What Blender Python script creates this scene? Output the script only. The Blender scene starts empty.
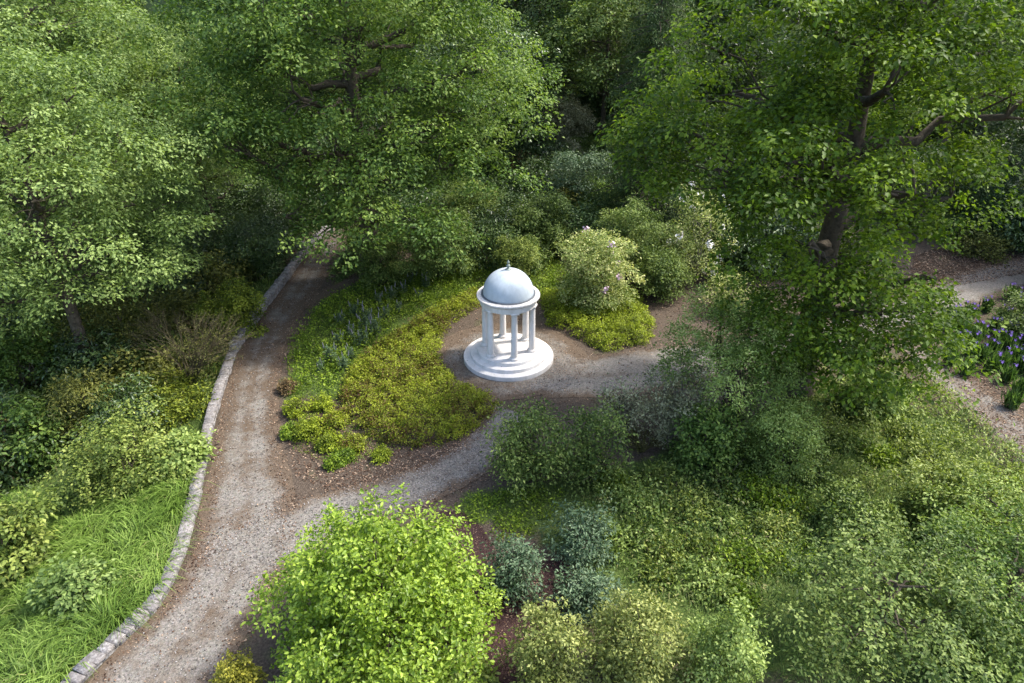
import bpy, math, random
import numpy as np
from mathutils import Vector, Matrix

# ------------------------------------------------------------------ camera, light, exposure
S = bpy.context.scene
COL = S.collection
PITCH = math.radians(29.0); CAMH = 17.0; FPX = 683.0
cam = bpy.data.cameras.new('camera'); cam.sensor_width = 36; cam.lens = 24.0; cam.clip_end = 2000; cam.clip_start = 0.1
camo = bpy.data.objects.new('camera', cam); COL.objects.link(camo)
camo.location = (0, 0, CAMH); camo.rotation_euler = (math.pi/2 - PITCH, 0, 0); S.camera = camo
SUN_EL = math.radians(54); SUN_AZ = math.radians(14)          # azimuth from +X towards +Y
sund = Vector((math.cos(SUN_EL)*math.cos(SUN_AZ), math.cos(SUN_EL)*math.sin(SUN_AZ), math.sin(SUN_EL)))
W = bpy.data.worlds.new('World'); S.world = W; W.use_nodes = True
nt = W.node_tree; bg = nt.nodes['Background']; sky = nt.nodes.new('ShaderNodeTexSky')
sky.sky_type = 'NISHITA'; sky.sun_disc = False; sky.sun_elevation = SUN_EL; sky.sun_rotation = math.pi/2 - SUN_AZ
sky.dust_density = 2.5; sky.air_density = 0.9; sky.ozone_density = 0.6
nt.links.new(sky.outputs[0], bg.inputs[0]); bg.inputs[1].default_value = 0.15
sl = bpy.data.lights.new('sun', 'SUN'); sl.energy = 2.05; sl.angle = math.radians(5); sl.color = (1, 0.955, 0.88)
so = bpy.data.objects.new('sun', sl); COL.objects.link(so); so.rotation_euler = sund.to_track_quat('Z', 'Y').to_euler()
so.location = (20, 5, 60)
S.view_settings.view_transform = 'Standard'; S.view_settings.look = 'None'; S.view_settings.exposure = 1.85
S.view_settings.gamma = 1.0
S.cycles.max_bounces = 6; S.cycles.diffuse_bounces = 3; S.cycles.glossy_bounces = 2; S.cycles.transmission_bounces = 4
RNG = np.random.default_rng(7)

# ------------------------------------------------------------------ terrain helpers
def ray(px, py):
    u = (px - 512)/FPX; v = (py - 341.5)/FPX
    c, s = math.cos(PITCH), math.sin(PITCH)
    return np.array([u, c - v*s, -s - v*c])
def flatG(px, py, z=0.0):
    d = ray(px, py); t = (z - CAMH)/d[2]; return np.array([0, 0, CAMH]) + d*t
WALL_PX = [(60, 700), (79, 680), (120, 640), (153, 608), (170, 580), (182, 550), (190, 520), (197, 490), (204, 458), (209, 428), (220, 390),
           (234, 352), (250, 328), (268, 303), (285, 281), (303, 256), (318, 240), (330, 228)]     # middle of the parapet
WALL = np.array([flatG(a, b)[:2] for a, b in WALL_PX])
def wall_x(y):
    y = np.asarray(y, float)
    w = np.interp(y, WALL[:, 1], WALL[:, 0])
    lo = WALL[0]; s = (WALL[1]-WALL[0]); w = np.where(y < lo[1], lo[0] + (y-lo[1])*s[0]/s[1], w)
    hi = WALL[-1]; w = np.where(y > hi[1], hi[0] + (y-hi[1])*0.35, w)
    return w
def gz(x, y):
    x = np.asarray(x, float); y = np.asarray(y, float)
    d = wall_x(y) - x - 0.12
    left = np.where(d > 0, -0.18 - 0.20*np.clip(d, 0, 14) + 0.02*np.clip(d-14, 0, 60), 0)
    left = left*np.clip((70-y)/20, 0, 1)
    back = 0.30*np.clip(y-54, 0, 120)**1.0
    bump = 0.10*np.sin(x*0.9+1.3)*np.sin(y*0.8) * np.clip((d-0.5)/2, 0, 1)
    near = np.clip((y-2)/4, 0, 1)
    rb = 0.0
    return left + back + bump + rb
def G(px, py, h=0.0):
    d = ray(px, py); o = np.array([0, 0, CAMH]); t = 8.0
    for i in range(900):
        p = o + d*t
        if p[2] <= gz(p[0], p[1]) + h: break
        t += 0.08
    return p

def fbm(x, y, s, seed=0):
    r = np.random.default_rng(seed); v = 0
    for k in range(5):
        a = r.uniform(0, 6.28); f = s*(1.0+0.9*k); p = r.uniform(0, 6.28, 2)
        v = v + np.sin(f*(x*math.cos(a)+y*math.sin(a))+p[0])*np.sin(f*(-x*math.sin(a)+y*math.cos(a))*1.13+p[1])/(1+0.6*k)
    return v/2.2

# ------------------------------------------------------------------ object helpers
def tag(o, label=None, cat=None, group=None, kind=None):
    if label: o['label'] = label
    if cat: o['category'] = cat
    if group: o['group'] = group
    if kind: o['kind'] = kind
    return o
def empty(name, loc):
    o = bpy.data.objects.new(name, None); COL.objects.link(o); o.location = [float(a) for a in loc]; o.empty_display_size = 0.3
    return o
def fastmesh(name, V, F, mat, v=None, parent=None, smooth=False, extra=None):
    """V (n,3) and F (m,k) arrays -> mesh object"""
    me = bpy.data.meshes.new(name); V = np.asarray(V, np.float32); F = np.asarray(F, np.int32)
    m, k = F.shape
    me.vertices.add(len(V)); me.vertices.foreach_set('co', V.ravel())
    me.loops.add(m*k); me.loops.foreach_set('vertex_index', F.ravel())
    me.polygons.add(m); me.polygons.foreach_set('loop_start', np.arange(0, m*k, k, dtype=np.int32))
    me.polygons.foreach_set('loop_total', np.full(m, k, np.int32))
    if smooth: me.polygons.foreach_set('use_smooth', np.ones(m, bool))
    me.update(calc_edges=True)
    if v is not None:
        at = me.attributes.new('v', 'FLOAT', 'FACE'); at.data.foreach_set('value', np.asarray(v, np.float32))
    if extra:
        for kk, arr in extra.items():
            at = me.attributes.new(kk, 'FLOAT', 'POINT'); at.data.foreach_set('value', np.asarray(arr, np.float32))
    me.materials.append(mat)
    o = bpy.data.objects.new(name, me); COL.objects.link(o)
    if parent: o.parent = parent
    return o
def copy_tree(o, parent=None):
    c = o.copy(); COL.objects.link(c)
    if parent: c.parent = parent
    for ch in list(o.children): copy_tree(ch, c)
    return c

# ------------------------------------------------------------------ materials
def newmat(name):
    m = bpy.data.materials.new(name); m.use_nodes = True; t = m.node_tree; t.nodes.clear()
    out = t.nodes.new('ShaderNodeOutputMaterial'); return m, t, out
def N(t, typ, **kw):
    n = t.nodes.new(typ)
    for k, v in kw.items(): setattr(n, k, v)
    return n
def ramp(t, stops, fac=None):
    r = N(t, 'ShaderNodeValToRGB'); e = r.color_ramp.elements
    while len(e) < len(stops): e.new(0.5)
    for i, (p, c) in enumerate(stops): e[i].position = p; e[i].color = (*c, 1)
    if fac is not None: t.links.new(fac, r.inputs[0])
    return r
def noise(t, scale, detail=4, rough=0.6, vec=None):
    n = N(t, 'ShaderNodeTexNoise'); n.inputs['Scale'].default_value = scale; n.inputs['Detail'].default_value = detail; n.inputs['Roughness'].default_value = rough
    if vec is not None: t.links.new(vec, n.inputs['Vector'])
    return n
def mix(t, fac, a, b, blend='MIX'):
    m = N(t, 'ShaderNodeMix', data_type='RGBA', blend_type=blend)
    for s, val in ((m.inputs[0], fac), (m.inputs[6], a), (m.inputs[7], b)):
        if hasattr(val, 'links') or hasattr(val, 'is_output'): t.links.new(val, s)
        elif isinstance(val, (int, float)): s.default_value = val
        else: s.default_value = (*val, 1)
    return m.outputs[2]
def mmath(t, op, a, b=0.0, c=None, clamp=False):
    m = N(t, 'ShaderNodeMath', operation=op, use_clamp=clamp)
    for i, val in enumerate((a, b, c)):
        if val is None: continue
        if hasattr(val, 'is_output'): t.links.new(val, m.inputs[i])
        else: m.inputs[i].default_value = val
    return m.outputs[0]
def bsdf(t, out, col, rough=0.8, spec=0.3, bump=None, bdist=0.02, bstr=0.6):
    p = N(t, 'ShaderNodeBsdfPrincipled')
    if hasattr(col, 'is_output'): t.links.new(col, p.inputs['Base Color'])
    else: p.inputs['Base Color'].default_value = (*col, 1)
    if hasattr(rough, 'is_output'): t.links.new(rough, p.inputs['Roughness'])
    else: p.inputs['Roughness'].default_value = rough
    p.inputs['Specular IOR Level'].default_value = spec
    if bump is not None:
        b = N(t, 'ShaderNodeBump'); b.inputs['Strength'].default_value = bstr; b.inputs['Distance'].default_value = bdist
        t.links.new(bump, b.inputs['Height']); t.links.new(b.outputs[0], p.inputs['Normal'])
    if out: t.links.new(p.outputs[0], out.inputs[0])
    return p
def leafmat(name, stops, trans=0.35, rough=0.55, spec=0.25, tboost=(1.25, 1.3, 0.6)):
    stops = [(p_, tuple(x*(1 + (p_-0.5)*0.55) for x in c_)) for p_, c_ in stops]        # wider random leaf tones: contrast of bright leaf tops and dark gaps put into colour
    w = (1, 1, 1) if name.split('_')[0] in ('blue', 'silver', 'fallen', 'loose', 'bronze', 'azalea', 'iris') else (1.12, 1.0, 0.82)
    stops = [(p_, tuple(x*k for x, k in zip(c_, w))) for p_, c_ in stops]
    m, t, out = newmat(name)
    a = N(t, 'ShaderNodeAttribute', attribute_name='v'); tc = N(t, 'ShaderNodeTexCoord')
    nz = noise(t, 0.45, 2, 0.5, tc.outputs['Object'])
    f = mmath(t, 'MULTIPLY_ADD', nz.outputs[0], 0.5, mmath(t, 'SUBTRACT', a.outputs['Fac'], 0.25), clamp=True)
    r = ramp(t, stops, f)
    p = bsdf(t, None, r.outputs[0], rough, spec)
    tr = N(t, 'ShaderNodeBsdfTranslucent'); tcx = mix(t, 1.0, r.outputs[0], tboost, 'MULTIPLY'); t.links.new(tcx, tr.inputs[0])
    ms = N(t, 'ShaderNodeMixShader'); ms.inputs[0].default_value = trans
    t.links.new(p.outputs[0], ms.inputs[1]); t.links.new(tr.outputs[0], ms.inputs[2]); t.links.new(ms.outputs[0], out.inputs[0])
    return m
def barkmat(name, a, b, sc=6):
    m, t, out = newmat(name); tc = N(t, 'ShaderNodeTexCoord'); n = noise(t, sc, 6, 0.7, tc.outputs['Object'])
    r = ramp(t, [(0.3, a), (0.7, b)], n.outputs[0]); bsdf(t, out, r.outputs[0], 0.9, 0.2, n.outputs[0], 0.05, 0.8); return m
M = {}
M['bark'] = barkmat('bark', (0.035, 0.028, 0.02), (0.11, 0.09, 0.065))
M['bark_pale'] = barkmat('bark_pale', (0.12, 0.10, 0.08), (0.26, 0.22, 0.18))
M['bark_moss'] = barkmat('bark_moss', (0.05, 0.035, 0.02), (0.11, 0.11, 0.03))
M['twig'] = barkmat('twig', (0.055, 0.045, 0.022), (0.13, 0.108, 0.06))
def g3(a, b, c, d=None):
    st = [(0.1, a), (0.5, b), (0.85, c)]
    if d: st.append((0.97, d))
    return st
L = {}
L['oak'] = leafmat('oak_leaf', g3((0.038, 0.082, 0.010), (0.071, 0.144, 0.014), (0.129, 0.209, 0.021)), 0.42)
L['beech'] = leafmat('beech_leaf', g3((0.046, 0.103, 0.024), (0.087, 0.168, 0.036), (0.154, 0.238, 0.060)), 0.38)
L['pale'] = leafmat('ash_leaf', g3((0.067, 0.129, 0.037), (0.117, 0.200, 0.060), (0.200, 0.294, 0.110)), 0.36)
L['lime'] = leafmat('lime_green_leaf', g3((0.098, 0.189, 0.017), (0.168, 0.288, 0.029), (0.266, 0.388, 0.070)), 0.42, 0.42, 0.4)
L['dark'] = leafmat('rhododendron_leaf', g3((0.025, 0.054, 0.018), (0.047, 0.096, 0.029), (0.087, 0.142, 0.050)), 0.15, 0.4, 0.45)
L['mid'] = leafmat('mid_green_leaf', g3((0.050, 0.098, 0.024), (0.090, 0.154, 0.038), (0.154, 0.221, 0.067)), 0.28)
L['blue'] = leafmat('blue_green_leaf', g3((0.045, 0.083, 0.040), (0.075, 0.125, 0.063), (0.129, 0.184, 0.096)), 0.2, 0.45)
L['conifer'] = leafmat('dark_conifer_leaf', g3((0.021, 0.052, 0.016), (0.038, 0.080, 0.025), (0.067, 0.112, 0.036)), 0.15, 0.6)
L['olive'] = leafmat('olive_leaf', g3((0.102, 0.146, 0.035), (0.172, 0.226, 0.069), (0.274, 0.326, 0.128)), 0.3)
L['azalea'] = leafmat('azalea_leaf', [(0.0, (0.133, 0.064, 0.024)), (0.32, (0.143, 0.150, 0.015)), (0.5, (0.167, 0.213, 0.015)), (0.85, (0.252, 0.287, 0.022))], 0.3)
L['azalea2'] = leafmat('fresh_azalea_leaf', g3((0.099, 0.149, 0.015), (0.165, 0.234, 0.017), (0.254, 0.340, 0.032)), 0.3)
L['gold'] = leafmat('golden_leaf', g3((0.12, 0.14, 0.02), (0.19, 0.21, 0.03), (0.28, 0.29, 0.05)), 0.3)
L['goldgreen'] = leafmat('gold_green_leaf', g3((0.052, 0.089, 0.012), (0.104, 0.155, 0.015), (0.177, 0.225, 0.030)), 0.25)
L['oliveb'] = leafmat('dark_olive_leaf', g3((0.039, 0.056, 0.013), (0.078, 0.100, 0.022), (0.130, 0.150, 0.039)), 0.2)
L['silver'] = leafmat('silver_leaf', g3((0.151, 0.154, 0.081), (0.232, 0.235, 0.128), (0.369, 0.359, 0.210)), 0.2)
L['airy'] = leafmat('airy_leaf', g3((0.099, 0.171, 0.041), (0.169, 0.265, 0.073), (0.283, 0.389, 0.144)), 0.35)
L['cream'] = leafmat('cream_leaf', g3((0.125, 0.199, 0.049), (0.228, 0.316, 0.107), (0.415, 0.469, 0.253)), 0.3)
L['bronze'] = leafmat('bronze_leaf', g3((0.06, 0.045, 0.02), (0.13, 0.08, 0.035), (0.19, 0.14, 0.06)), 0.25)
L['yellowish'] = leafmat('yellow_green_leaf', g3((0.079, 0.136, 0.028), (0.143, 0.210, 0.043), (0.222, 0.292, 0.110)), 0.35)
L['ygreen'] = leafmat('soft_yellow_green_leaf', g3((0.065, 0.116, 0.023), (0.124, 0.189, 0.041), (0.216, 0.281, 0.081)), 0.3)
L['grass'] = leafmat('grass_blade', g3((0.057, 0.122, 0.020), (0.105, 0.198, 0.034), (0.180, 0.283, 0.077)), 0.35)
L['rough'] = leafmat('rough_grass_blade', [(0.05, (0.049, 0.101, 0.023)), (0.4, (0.081, 0.156, 0.035)), (0.75, (0.140, 0.218, 0.063)), (0.95, (0.237, 0.259, 0.128))], 0.3)
L['moss'] = leafmat('mossy_leaf', g3((0.063, 0.119, 0.011), (0.103, 0.188, 0.016), (0.173, 0.263, 0.027)), 0.25)
L['iris'] = leafmat('iris_leaf', g3((0.04, 0.09, 0.02), (0.07, 0.14, 0.03), (0.12, 0.2, 0.06)), 0.3)
L['litter'] = leafmat('fallen_leaf', [(0.0, (0.034, 0.020, 0.013)), (0.35, (0.081, 0.045, 0.027)), (0.65, (0.136, 0.082, 0.052)), (0.95, (0.272, 0.197, 0.136))], 0.05, 0.8, 0.2)
L['stone'] = leafmat('loose_stone', [(0.0, (0.05, 0.044, 0.038)), (0.5, (0.12, 0.108, 0.098)), (0.95, (0.235, 0.22, 0.205))], 0.0, 0.9, 0.2)

def flat(name, col, rough=0.7): 
    m, t, out = newmat(name); tc = N(t, 'ShaderNodeTexCoord'); n = noise(t, 9, 4, 0.6, tc.outputs['Object'])
    c = mix(t, n.outputs[0], tuple(a*0.8 for a in col), tuple(min(1, a*1.15) for a in col)); bsdf(t, out, c, rough); return m
M['purple'] = flat('purple_petal', (0.075, 0.035, 0.22)); M['pink'] = flat('pink_petal', (0.62, 0.45, 0.55)); M['white_petal'] = flat('white_petal', (0.75, 0.72, 0.68))
M['spire'] = flat('mauve_flower_spike', (0.16, 0.15, 0.17))

# ground material: soil, litter, moss and grass cast by noise and by the painted region attribute
def ground_mat():
    m, t, out = newmat('ground_soil'); tc = N(t, 'ShaderNodeTexCoord'); P = tc.outputs['Object']
    n1 = noise(t, 0.5, 6, 0.65, P); n2 = noise(t, 14, 6, 0.7, P); n3 = noise(t, 55, 3, 0.7, P)
    soil = ramp(t, [(0.3, (0.036, 0.026, 0.018)), (0.5, (0.072, 0.055, 0.041)), (0.66, (0.125, 0.097, 0.073)), (0.78, (0.23, 0.19, 0.15))], n2.outputs[0])
    green = ramp(t, [(0.3, (0.03, 0.05, 0.012)), (0.55, (0.065, 0.10, 0.022)), (0.75, (0.12, 0.13, 0.05))], n2.outputs[0])
    a = N(t, 'ShaderNodeAttribute', attribute_name='grassy')
    f = mmath(t, 'ADD', a.outputs['Fac'], mmath(t, 'MULTIPLY_ADD', n1.outputs[0], 1.2, -0.6), clamp=True)
    f = mmath(t, 'MULTIPLY_ADD', mmath(t, 'SUBTRACT', f, 0.5), 3.0, 0.5, clamp=True)
    c = mix(t, f, soil.outputs[0], green.outputs[0])
    sp = ramp(t, [(0.62, (0, 0, 0)), (0.70, (1, 1, 1))], n3.outputs[0])
    c = mix(t, mmath(t, 'MULTIPLY', sp.outputs[0], 0.5), c, (0.20, 0.145, 0.10))
    bsdf(t, out, c, 0.95, 0.15, n2.outputs[0], 0.06, 0.8); return m
def path_mat(name, grey=0.5, dark=1.0):
    """gravel track: attribute e = metres from the nearest edge, u = -1..1 across"""
    m, t, out = newmat(name); tc = N(t, 'ShaderNodeTexCoord'); P = tc.outputs['Object']
    e = N(t, 'ShaderNodeAttribute', attribute_name='e'); u = N(t, 'ShaderNodeAttribute', attribute_name='u')
    nb = noise(t, 0.7, 5, 0.6, P); nm = noise(t, 3.0, 5, 0.65, P); nf = noise(t, 22, 4, 0.75, P)
    vo = N(t, 'ShaderNodeTexVoronoi'); vo.inputs['Scale'].default_value = 16; t.links.new(P, vo.inputs['Vector'])
    gr = ramp(t, [(0.25, (0.075, 0.067, 0.060)), (0.5, (0.155, 0.140, 0.128)), (0.75, (0.27, 0.25, 0.232))], nf.outputs[0])
    cell = mix(t, 0.45, gr.outputs[0], vo.outputs['Color'], 'OVERLAY')
    hs = N(t, 'ShaderNodeHueSaturation'); hs.inputs['Saturation'].default_value = 0.08; t.links.new(cell, hs.inputs['Color'])
    br = ramp(t, [(0.25, (0.05, 0.036, 0.026)), (0.5, (0.104, 0.079, 0.059)), (0.68, (0.17, 0.133, 0.10)), (0.8, (0.30, 0.25, 0.20))], nf.outputs[0])
    # edges brown, wheel tracks grey, between them litter in patches
    ed = mmath(t, 'SUBTRACT', 1.0, mmath(t, 'DIVIDE', e.outputs['Fac'], 0.75), clamp=True)
    au = mmath(t, 'ABSOLUTE', u.outputs['Fac'])
    mid = mmath(t, 'SUBTRACT', 1.0, mmath(t, 'MULTIPLY', au, 4.0), clamp=True)
    s = mmath(t, 'ADD', mmath(t, 'MULTIPLY', ed, 1.1), mmath(t, 'MULTIPLY', mid, 0.30))
    s = mmath(t, 'ADD', s, mmath(t, 'MULTIPLY_ADD', nb.outputs[0], 2.3, -1.15))
    ga = N(t, 'ShaderNodeAttribute', attribute_name='g'); s = mmath(t, 'SUBTRACT', s, mmath(t, 'SUBTRACT', ga.outputs['Fac'], 0.5))
    s = mmath(t, 'ADD', s, mmath(t, 'MULTIPLY_ADD', nm.outputs[0], 1.3, -0.65))
    s = mmath(t, 'MULTIPLY_ADD', mmath(t, 'SUBTRACT', s, 0.33), 1.35, 0.5, clamp=True)
    hw = mix(t, 1.0, hs.outputs[0], (1.04, 0.99, 0.93), 'MULTIPLY'); c = mix(t, s, hw, br.outputs[0])
    c = mix(t, 1.0, c, (0.86, 0.83, 0.77), 'MULTIPLY')
    if dark != 1.0: c = mix(t, 1.0, c, (dark, dark, dark), 'MULTIPLY')
    bsdf(t, out, c, 0.9, 0.2, nf.outputs[0], 0.02, 0.7); return m
M['ground'] = ground_mat(); M['path'] = path_mat('gravel_path', 0.35); M['path_grey'] = path_mat('grey_gravel_path', 0.6); M['trail'] = path_mat('earth_trail', 0.1)
def mulch():
    m, t, out = newmat('dark_mulch'); tc = N(t, 'ShaderNodeTexCoord'); n = noise(t, 25, 5, 0.75, tc.outputs['Object'])
    r = ramp(t, [(0.3, (0.022, 0.012, 0.012)), (0.55, (0.042, 0.023, 0.022)), (0.75, (0.11, 0.072, 0.065))], n.outputs[0])
    bsdf(t, out, r.outputs[0], 0.95, 0.15, n.outputs[0], 0.04, 0.9); return m
M['mulch'] = mulch()
def stonemat():
    m, t, out = newmat('weathered_stone'); tc = N(t, 'ShaderNodeTexCoord'); P = tc.outputs['Object']
    n = noise(t, 9, 8, 0.8, P); n2 = noise(t, 2.2, 6, 0.7, P); at = N(t, 'ShaderNodeAttribute', attribute_name='v')
    r = ramp(t, [(0.3, (0.05, 0.044, 0.040)), (0.5, (0.19, 0.175, 0.165)), (0.64, (0.40, 0.385, 0.37))], n.outputs[0])
    c = mix(t, mmath(t, 'MULTIPLY', at.outputs['Fac'], 0.5), r.outputs[0], (0.14, 0.13, 0.13))
    ms = ramp(t, [(0.55, (0, 0, 0)), (0.68, (1, 1, 1))], n2.outputs[0])
    c = mix(t, mmath(t, 'MULTIPLY', ms.outputs[0], 0.4), c, (0.10, 0.085, 0.04))
    bsdf(t, out, c, 0.9, 0.2, n.outputs[0], 0.04, 0.9); return m
M['stone'] = stonemat()
def paint(name, col, stain, amt, sc=3.0, rough=0.6):
    m, t, out = newmat(name); tc = N(t, 'ShaderNodeTexCoord'); P = tc.outputs['Object']
    mp = N(t, 'ShaderNodeMapping'); mp.inputs['Scale'].default_value = (1, 1, 0.35); t.links.new(P, mp.inputs[0])
    n = noise(t, sc, 7, 0.7, mp.outputs[0]); n2 = noise(t, 30, 4, 0.6, P)
    r = ramp(t, [(0.42, (0, 0, 0)), (0.75, (1, 1, 1))], n.outputs[0])
    c = mix(t, mmath(t, 'MULTIPLY', r.outputs[0], amt), col, stain)
    bsdf(t, out, c, rough, 0.35, n2.outputs[0], 0.01, 0.25); return m
M['white'] = paint('white_stone', (0.62, 0.59, 0.56), (0.30, 0.27, 0.22), 0.55)
M['cornice'] = paint('weathered_white_stone', (0.58, 0.55, 0.52), (0.20, 0.18, 0.15), 0.8, 5)
M['dome'] = paint('pale_blue_dome_paint', (0.40, 0.445, 0.475), (0.24, 0.28, 0.29), 0.55, 4, 0.6)
M['lead'] = flat('dark_lead', (0.10, 0.11, 0.12), 0.5)

# ------------------------------------------------------------------ leaf and branch generators
def unit(a): return a/np.maximum(np.linalg.norm(a, axis=-1, keepdims=True), 1e-9)
def leaf_mesh(P, nrm, axis, length, width, v, fold=0.25, ovate=False):
    """P (n,3) leaf base points; returns verts, faces, v per face"""
    n = len(P); nrm = unit(nrm); ax = axis - nrm*np.sum(axis*nrm, 1, keepdims=True); ax = unit(ax); sd = np.cross(nrm, ax)
    Lh = length[:, None]; Wh = width[:, None]*0.5
    if not ovate:
        base = P; tip = P + ax*Lh - nrm*Lh*0.12
        mid = P + ax*Lh*0.5 + nrm*Wh*fold
        V = np.stack([base, mid + sd*Wh, tip, mid - sd*Wh], 1).reshape(-1, 3)
        i = np.arange(n)[:, None]*4
        F = np.concatenate([i + np.array([[0, 1, 2]]), i + np.array([[0, 2, 3]])], 1).reshape(-1, 3)
    else:
        base = P; tip = P + ax*Lh - nrm*Lh*0.2
        m1 = P + ax*Lh*0.33 + nrm*Wh*fold; m2 = P + ax*Lh*0.72 + nrm*Wh*fold*0.4
        V = np.stack([base, m1 + sd*Wh, m2 + sd*Wh*0.8, tip, m2 - sd*Wh*0.8, m1 - sd*Wh], 1).reshape(-1, 3)
        i = np.arange(n)[:, None]*6
        F = np.concatenate([i + np.array([[0, 1, 2, 3]]), i + np.array([[0, 3, 4, 5]])], 1).reshape(-1, 4)
    return V, F, np.repeat(v, 2)
def clusters_to_leaves(rng, C, out, rc, lpc, leaf, asp, flat_=0.5, up=0.7, droop=0.3, cvar=0.5, jitter=0.5, ovate=False, cv=None, tips=0.0):
    """C cluster centres, out outward vectors; sprays of leaves round each"""
    n = len(C)
    if n == 0: return np.zeros((0, 3)), np.zeros((0, 3), int), np.zeros(0)
    R = rc*rng.uniform(0.55, 1.35, n)
    k = np.maximum(2, (lpc*(R/rc)**1.6).astype(int)); idx = np.repeat(np.arange(n), k); m = len(idx)
    off = rng.normal(0, 0.5, (m, 3)); off[:, 2] *= flat_
    rxy = np.hypot(off[:, 0], off[:, 1]); off[:, 2] -= 0.45*rxy**2*flat_*1.5
    o = unit(out[idx]); off += o*(off[:, :1]*0.0)
    P = C[idx] + off*R[idx, None]
    nrm = np.array([0, 0, 1.0])*up + o*0.45 + rng.normal(0, jitter, (m, 3))
    ax = unit(off + 1e-6)*0.8 + o*0.6 + rng.normal(0, 0.5, (m, 3)); ax[:, 2] -= droop
    ln = leaf*rng.uniform(0.65, 1.3, m)
    if cv is None: cv = rng.uniform(0, 1, n)
    v = 0.5 + (cv[idx]-0.5)*cvar + rng.normal(0, 0.22, m)
    return leaf_mesh(P, nrm, ax, ln, ln*asp, np.clip(v, 0, 1), ovate=ovate)
def n3(p, s, ph):
    x, y, z = p[:, 0]*s, p[:, 1]*s, p[:, 2]*s; r = 0
    for k, (f, a) in enumerate(((1.0, 1.0), (1.9, 0.6), (3.7, 0.35))):
        r = r + a*np.sin(f*(x+0.4*z)+ph+k)*np.sin(f*(y-0.3*x)+1.7*ph+2*k)*1.2 + a*0.6*np.sin(f*(z*1.4+0.5*y)+2.3*ph)
    return r/1.9
def lobes_clusters(rng, lobes, dens, fill=0.25, zmin=-0.75, zfloor=0.1, rough=0.22, nscale=1.0, gap=0.3):
    """lobes (k,6): cx cy cz rx ry rz -> cluster centres on their union's surface"""
    Cs, Os = [], []
    lobes = np.asarray(lobes, float)
    for i, l in enumerate(lobes):
        a = 4*math.pi*((l[3]*l[4])**1.6/3 + (l[3]*l[5])**1.6/3 + (l[4]*l[5])**1.6/3)**(1/1.6)
        n = max(4, int(a*dens)); d = unit(rng.normal(0, 1, (n, 3))); d = d[(d[:, 2] > zmin)]
        r = rng.uniform(0.78, 1.08, len(d)); fi = rng.random(len(d)) < fill; r[fi] = rng.uniform(0.35, 0.8, fi.sum())
        p0 = l[:3] + d*l[3:]; nn = n3(p0, 2.2*nscale, i*1.3); r = r*(1 + rough*nn)
        p = l[:3] + d*r[:, None]*l[3:]; gp = (nn < -0.35) & (rng.random(len(p)) < gap*1.6)
        keep = (p[:, 2] > zfloor) & ~gp
        for j, q in enumerate(lobes):
            if j == i: continue
            e = np.linalg.norm((p - q[:3])/q[3:], axis=1); keep &= ~((e < 0.68) & (rng.random(len(p)) < 0.85))
        Cs.append(p[keep]); Os.append((d/l[3:])[keep])
    return np.concatenate(Cs), unit(np.concatenate(Os))
def tube(pts, rad, sides=6):
    pts = np.asarray(pts, float); n = len(pts); V = []; F = []
    for i in range(n):
        t = pts[min(i+1, n-1)] - pts[max(i-1, 0)]; t = t/(np.linalg.norm(t)+1e-9)
        a = np.array([1, 0, 0]) if abs(t[2]) > 0.7 else np.array([0, 0, 1]); b = np.cross(t, a); b /= np.linalg.norm(b); c = np.cross(t, b)
        for s in range(sides):
            w = 2*math.pi*s/sides; V.append(pts[i] + rad[i]*(math.cos(w)*b + math.sin(w)*c))
    for i in range(n-1):
        for s in range(sides):
            s2 = (s+1) % sides; F.append((i*sides+s, i*sides+s2, (i+1)*sides+s2, (i+1)*sides+s))
    return V, F
class Tubes:
    def __init__(s): s.V = []; s.F = []
    def add(s, pts, rad, sides=6):
        V, F = tube(pts, rad, sides); o = len(s.V); s.V += V; s.F += [tuple(a+o for a in f) for f in F]
    def curve(s, rng, a, b, r0, r1, n=6, wob=0.08, sag=0.0, sides=6):
        a = np.array(a, float); b = np.array(b, float); L_ = np.linalg.norm(b-a); t = np.linspace(0, 1, n)
        p = a + (b-a)*t[:, None]; w = rng.normal(0, wob*L_, (n, 3))*np.sin(np.pi*t)[:, None]; p = p + w
        p[:, 2] += sag*L_*np.sin(np.pi*t)
        s.add(p, r0 + (r1-r0)*t, sides); return p
    def build(s, name, mat, parent=None):
        return fastmesh(name, np.array(s.V), np.array(s.F), mat, parent=parent, smooth=True)
def auto_lobes(rng, c, R, n, size=(0.36, 0.52), spread=0.62, core=True):
    c = np.array(c, float); R = np.array(R, float); lb = []
    if core: lb.append([*c, *(R*0.6)])
    ga = math.pi*(3-math.sqrt(5)); ph = rng.uniform(0, 6.28)
    for i in range(n):
        z = 1 - 1.75*(i+0.5)/n; z = np.clip(z, -0.8, 1); r = math.sqrt(1-z*z); a = ga*i + ph
        d = np.array([r*math.cos(a), r*math.sin(a), z])*spread*rng.uniform(0.85, 1.12)
        s = rng.uniform(*size)
        lb.append([*(c + d*R), *(R*s*np.array([1.05, 1.05, 0.85]))])
    return np.array(lb)
PZ = dict(rc=0.6, lpc=26, leaf=0.2, asp=0.6, flat_=0.45, up=0.8, droop=0.3, cvar=0.6, jitter=0.5)
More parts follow.
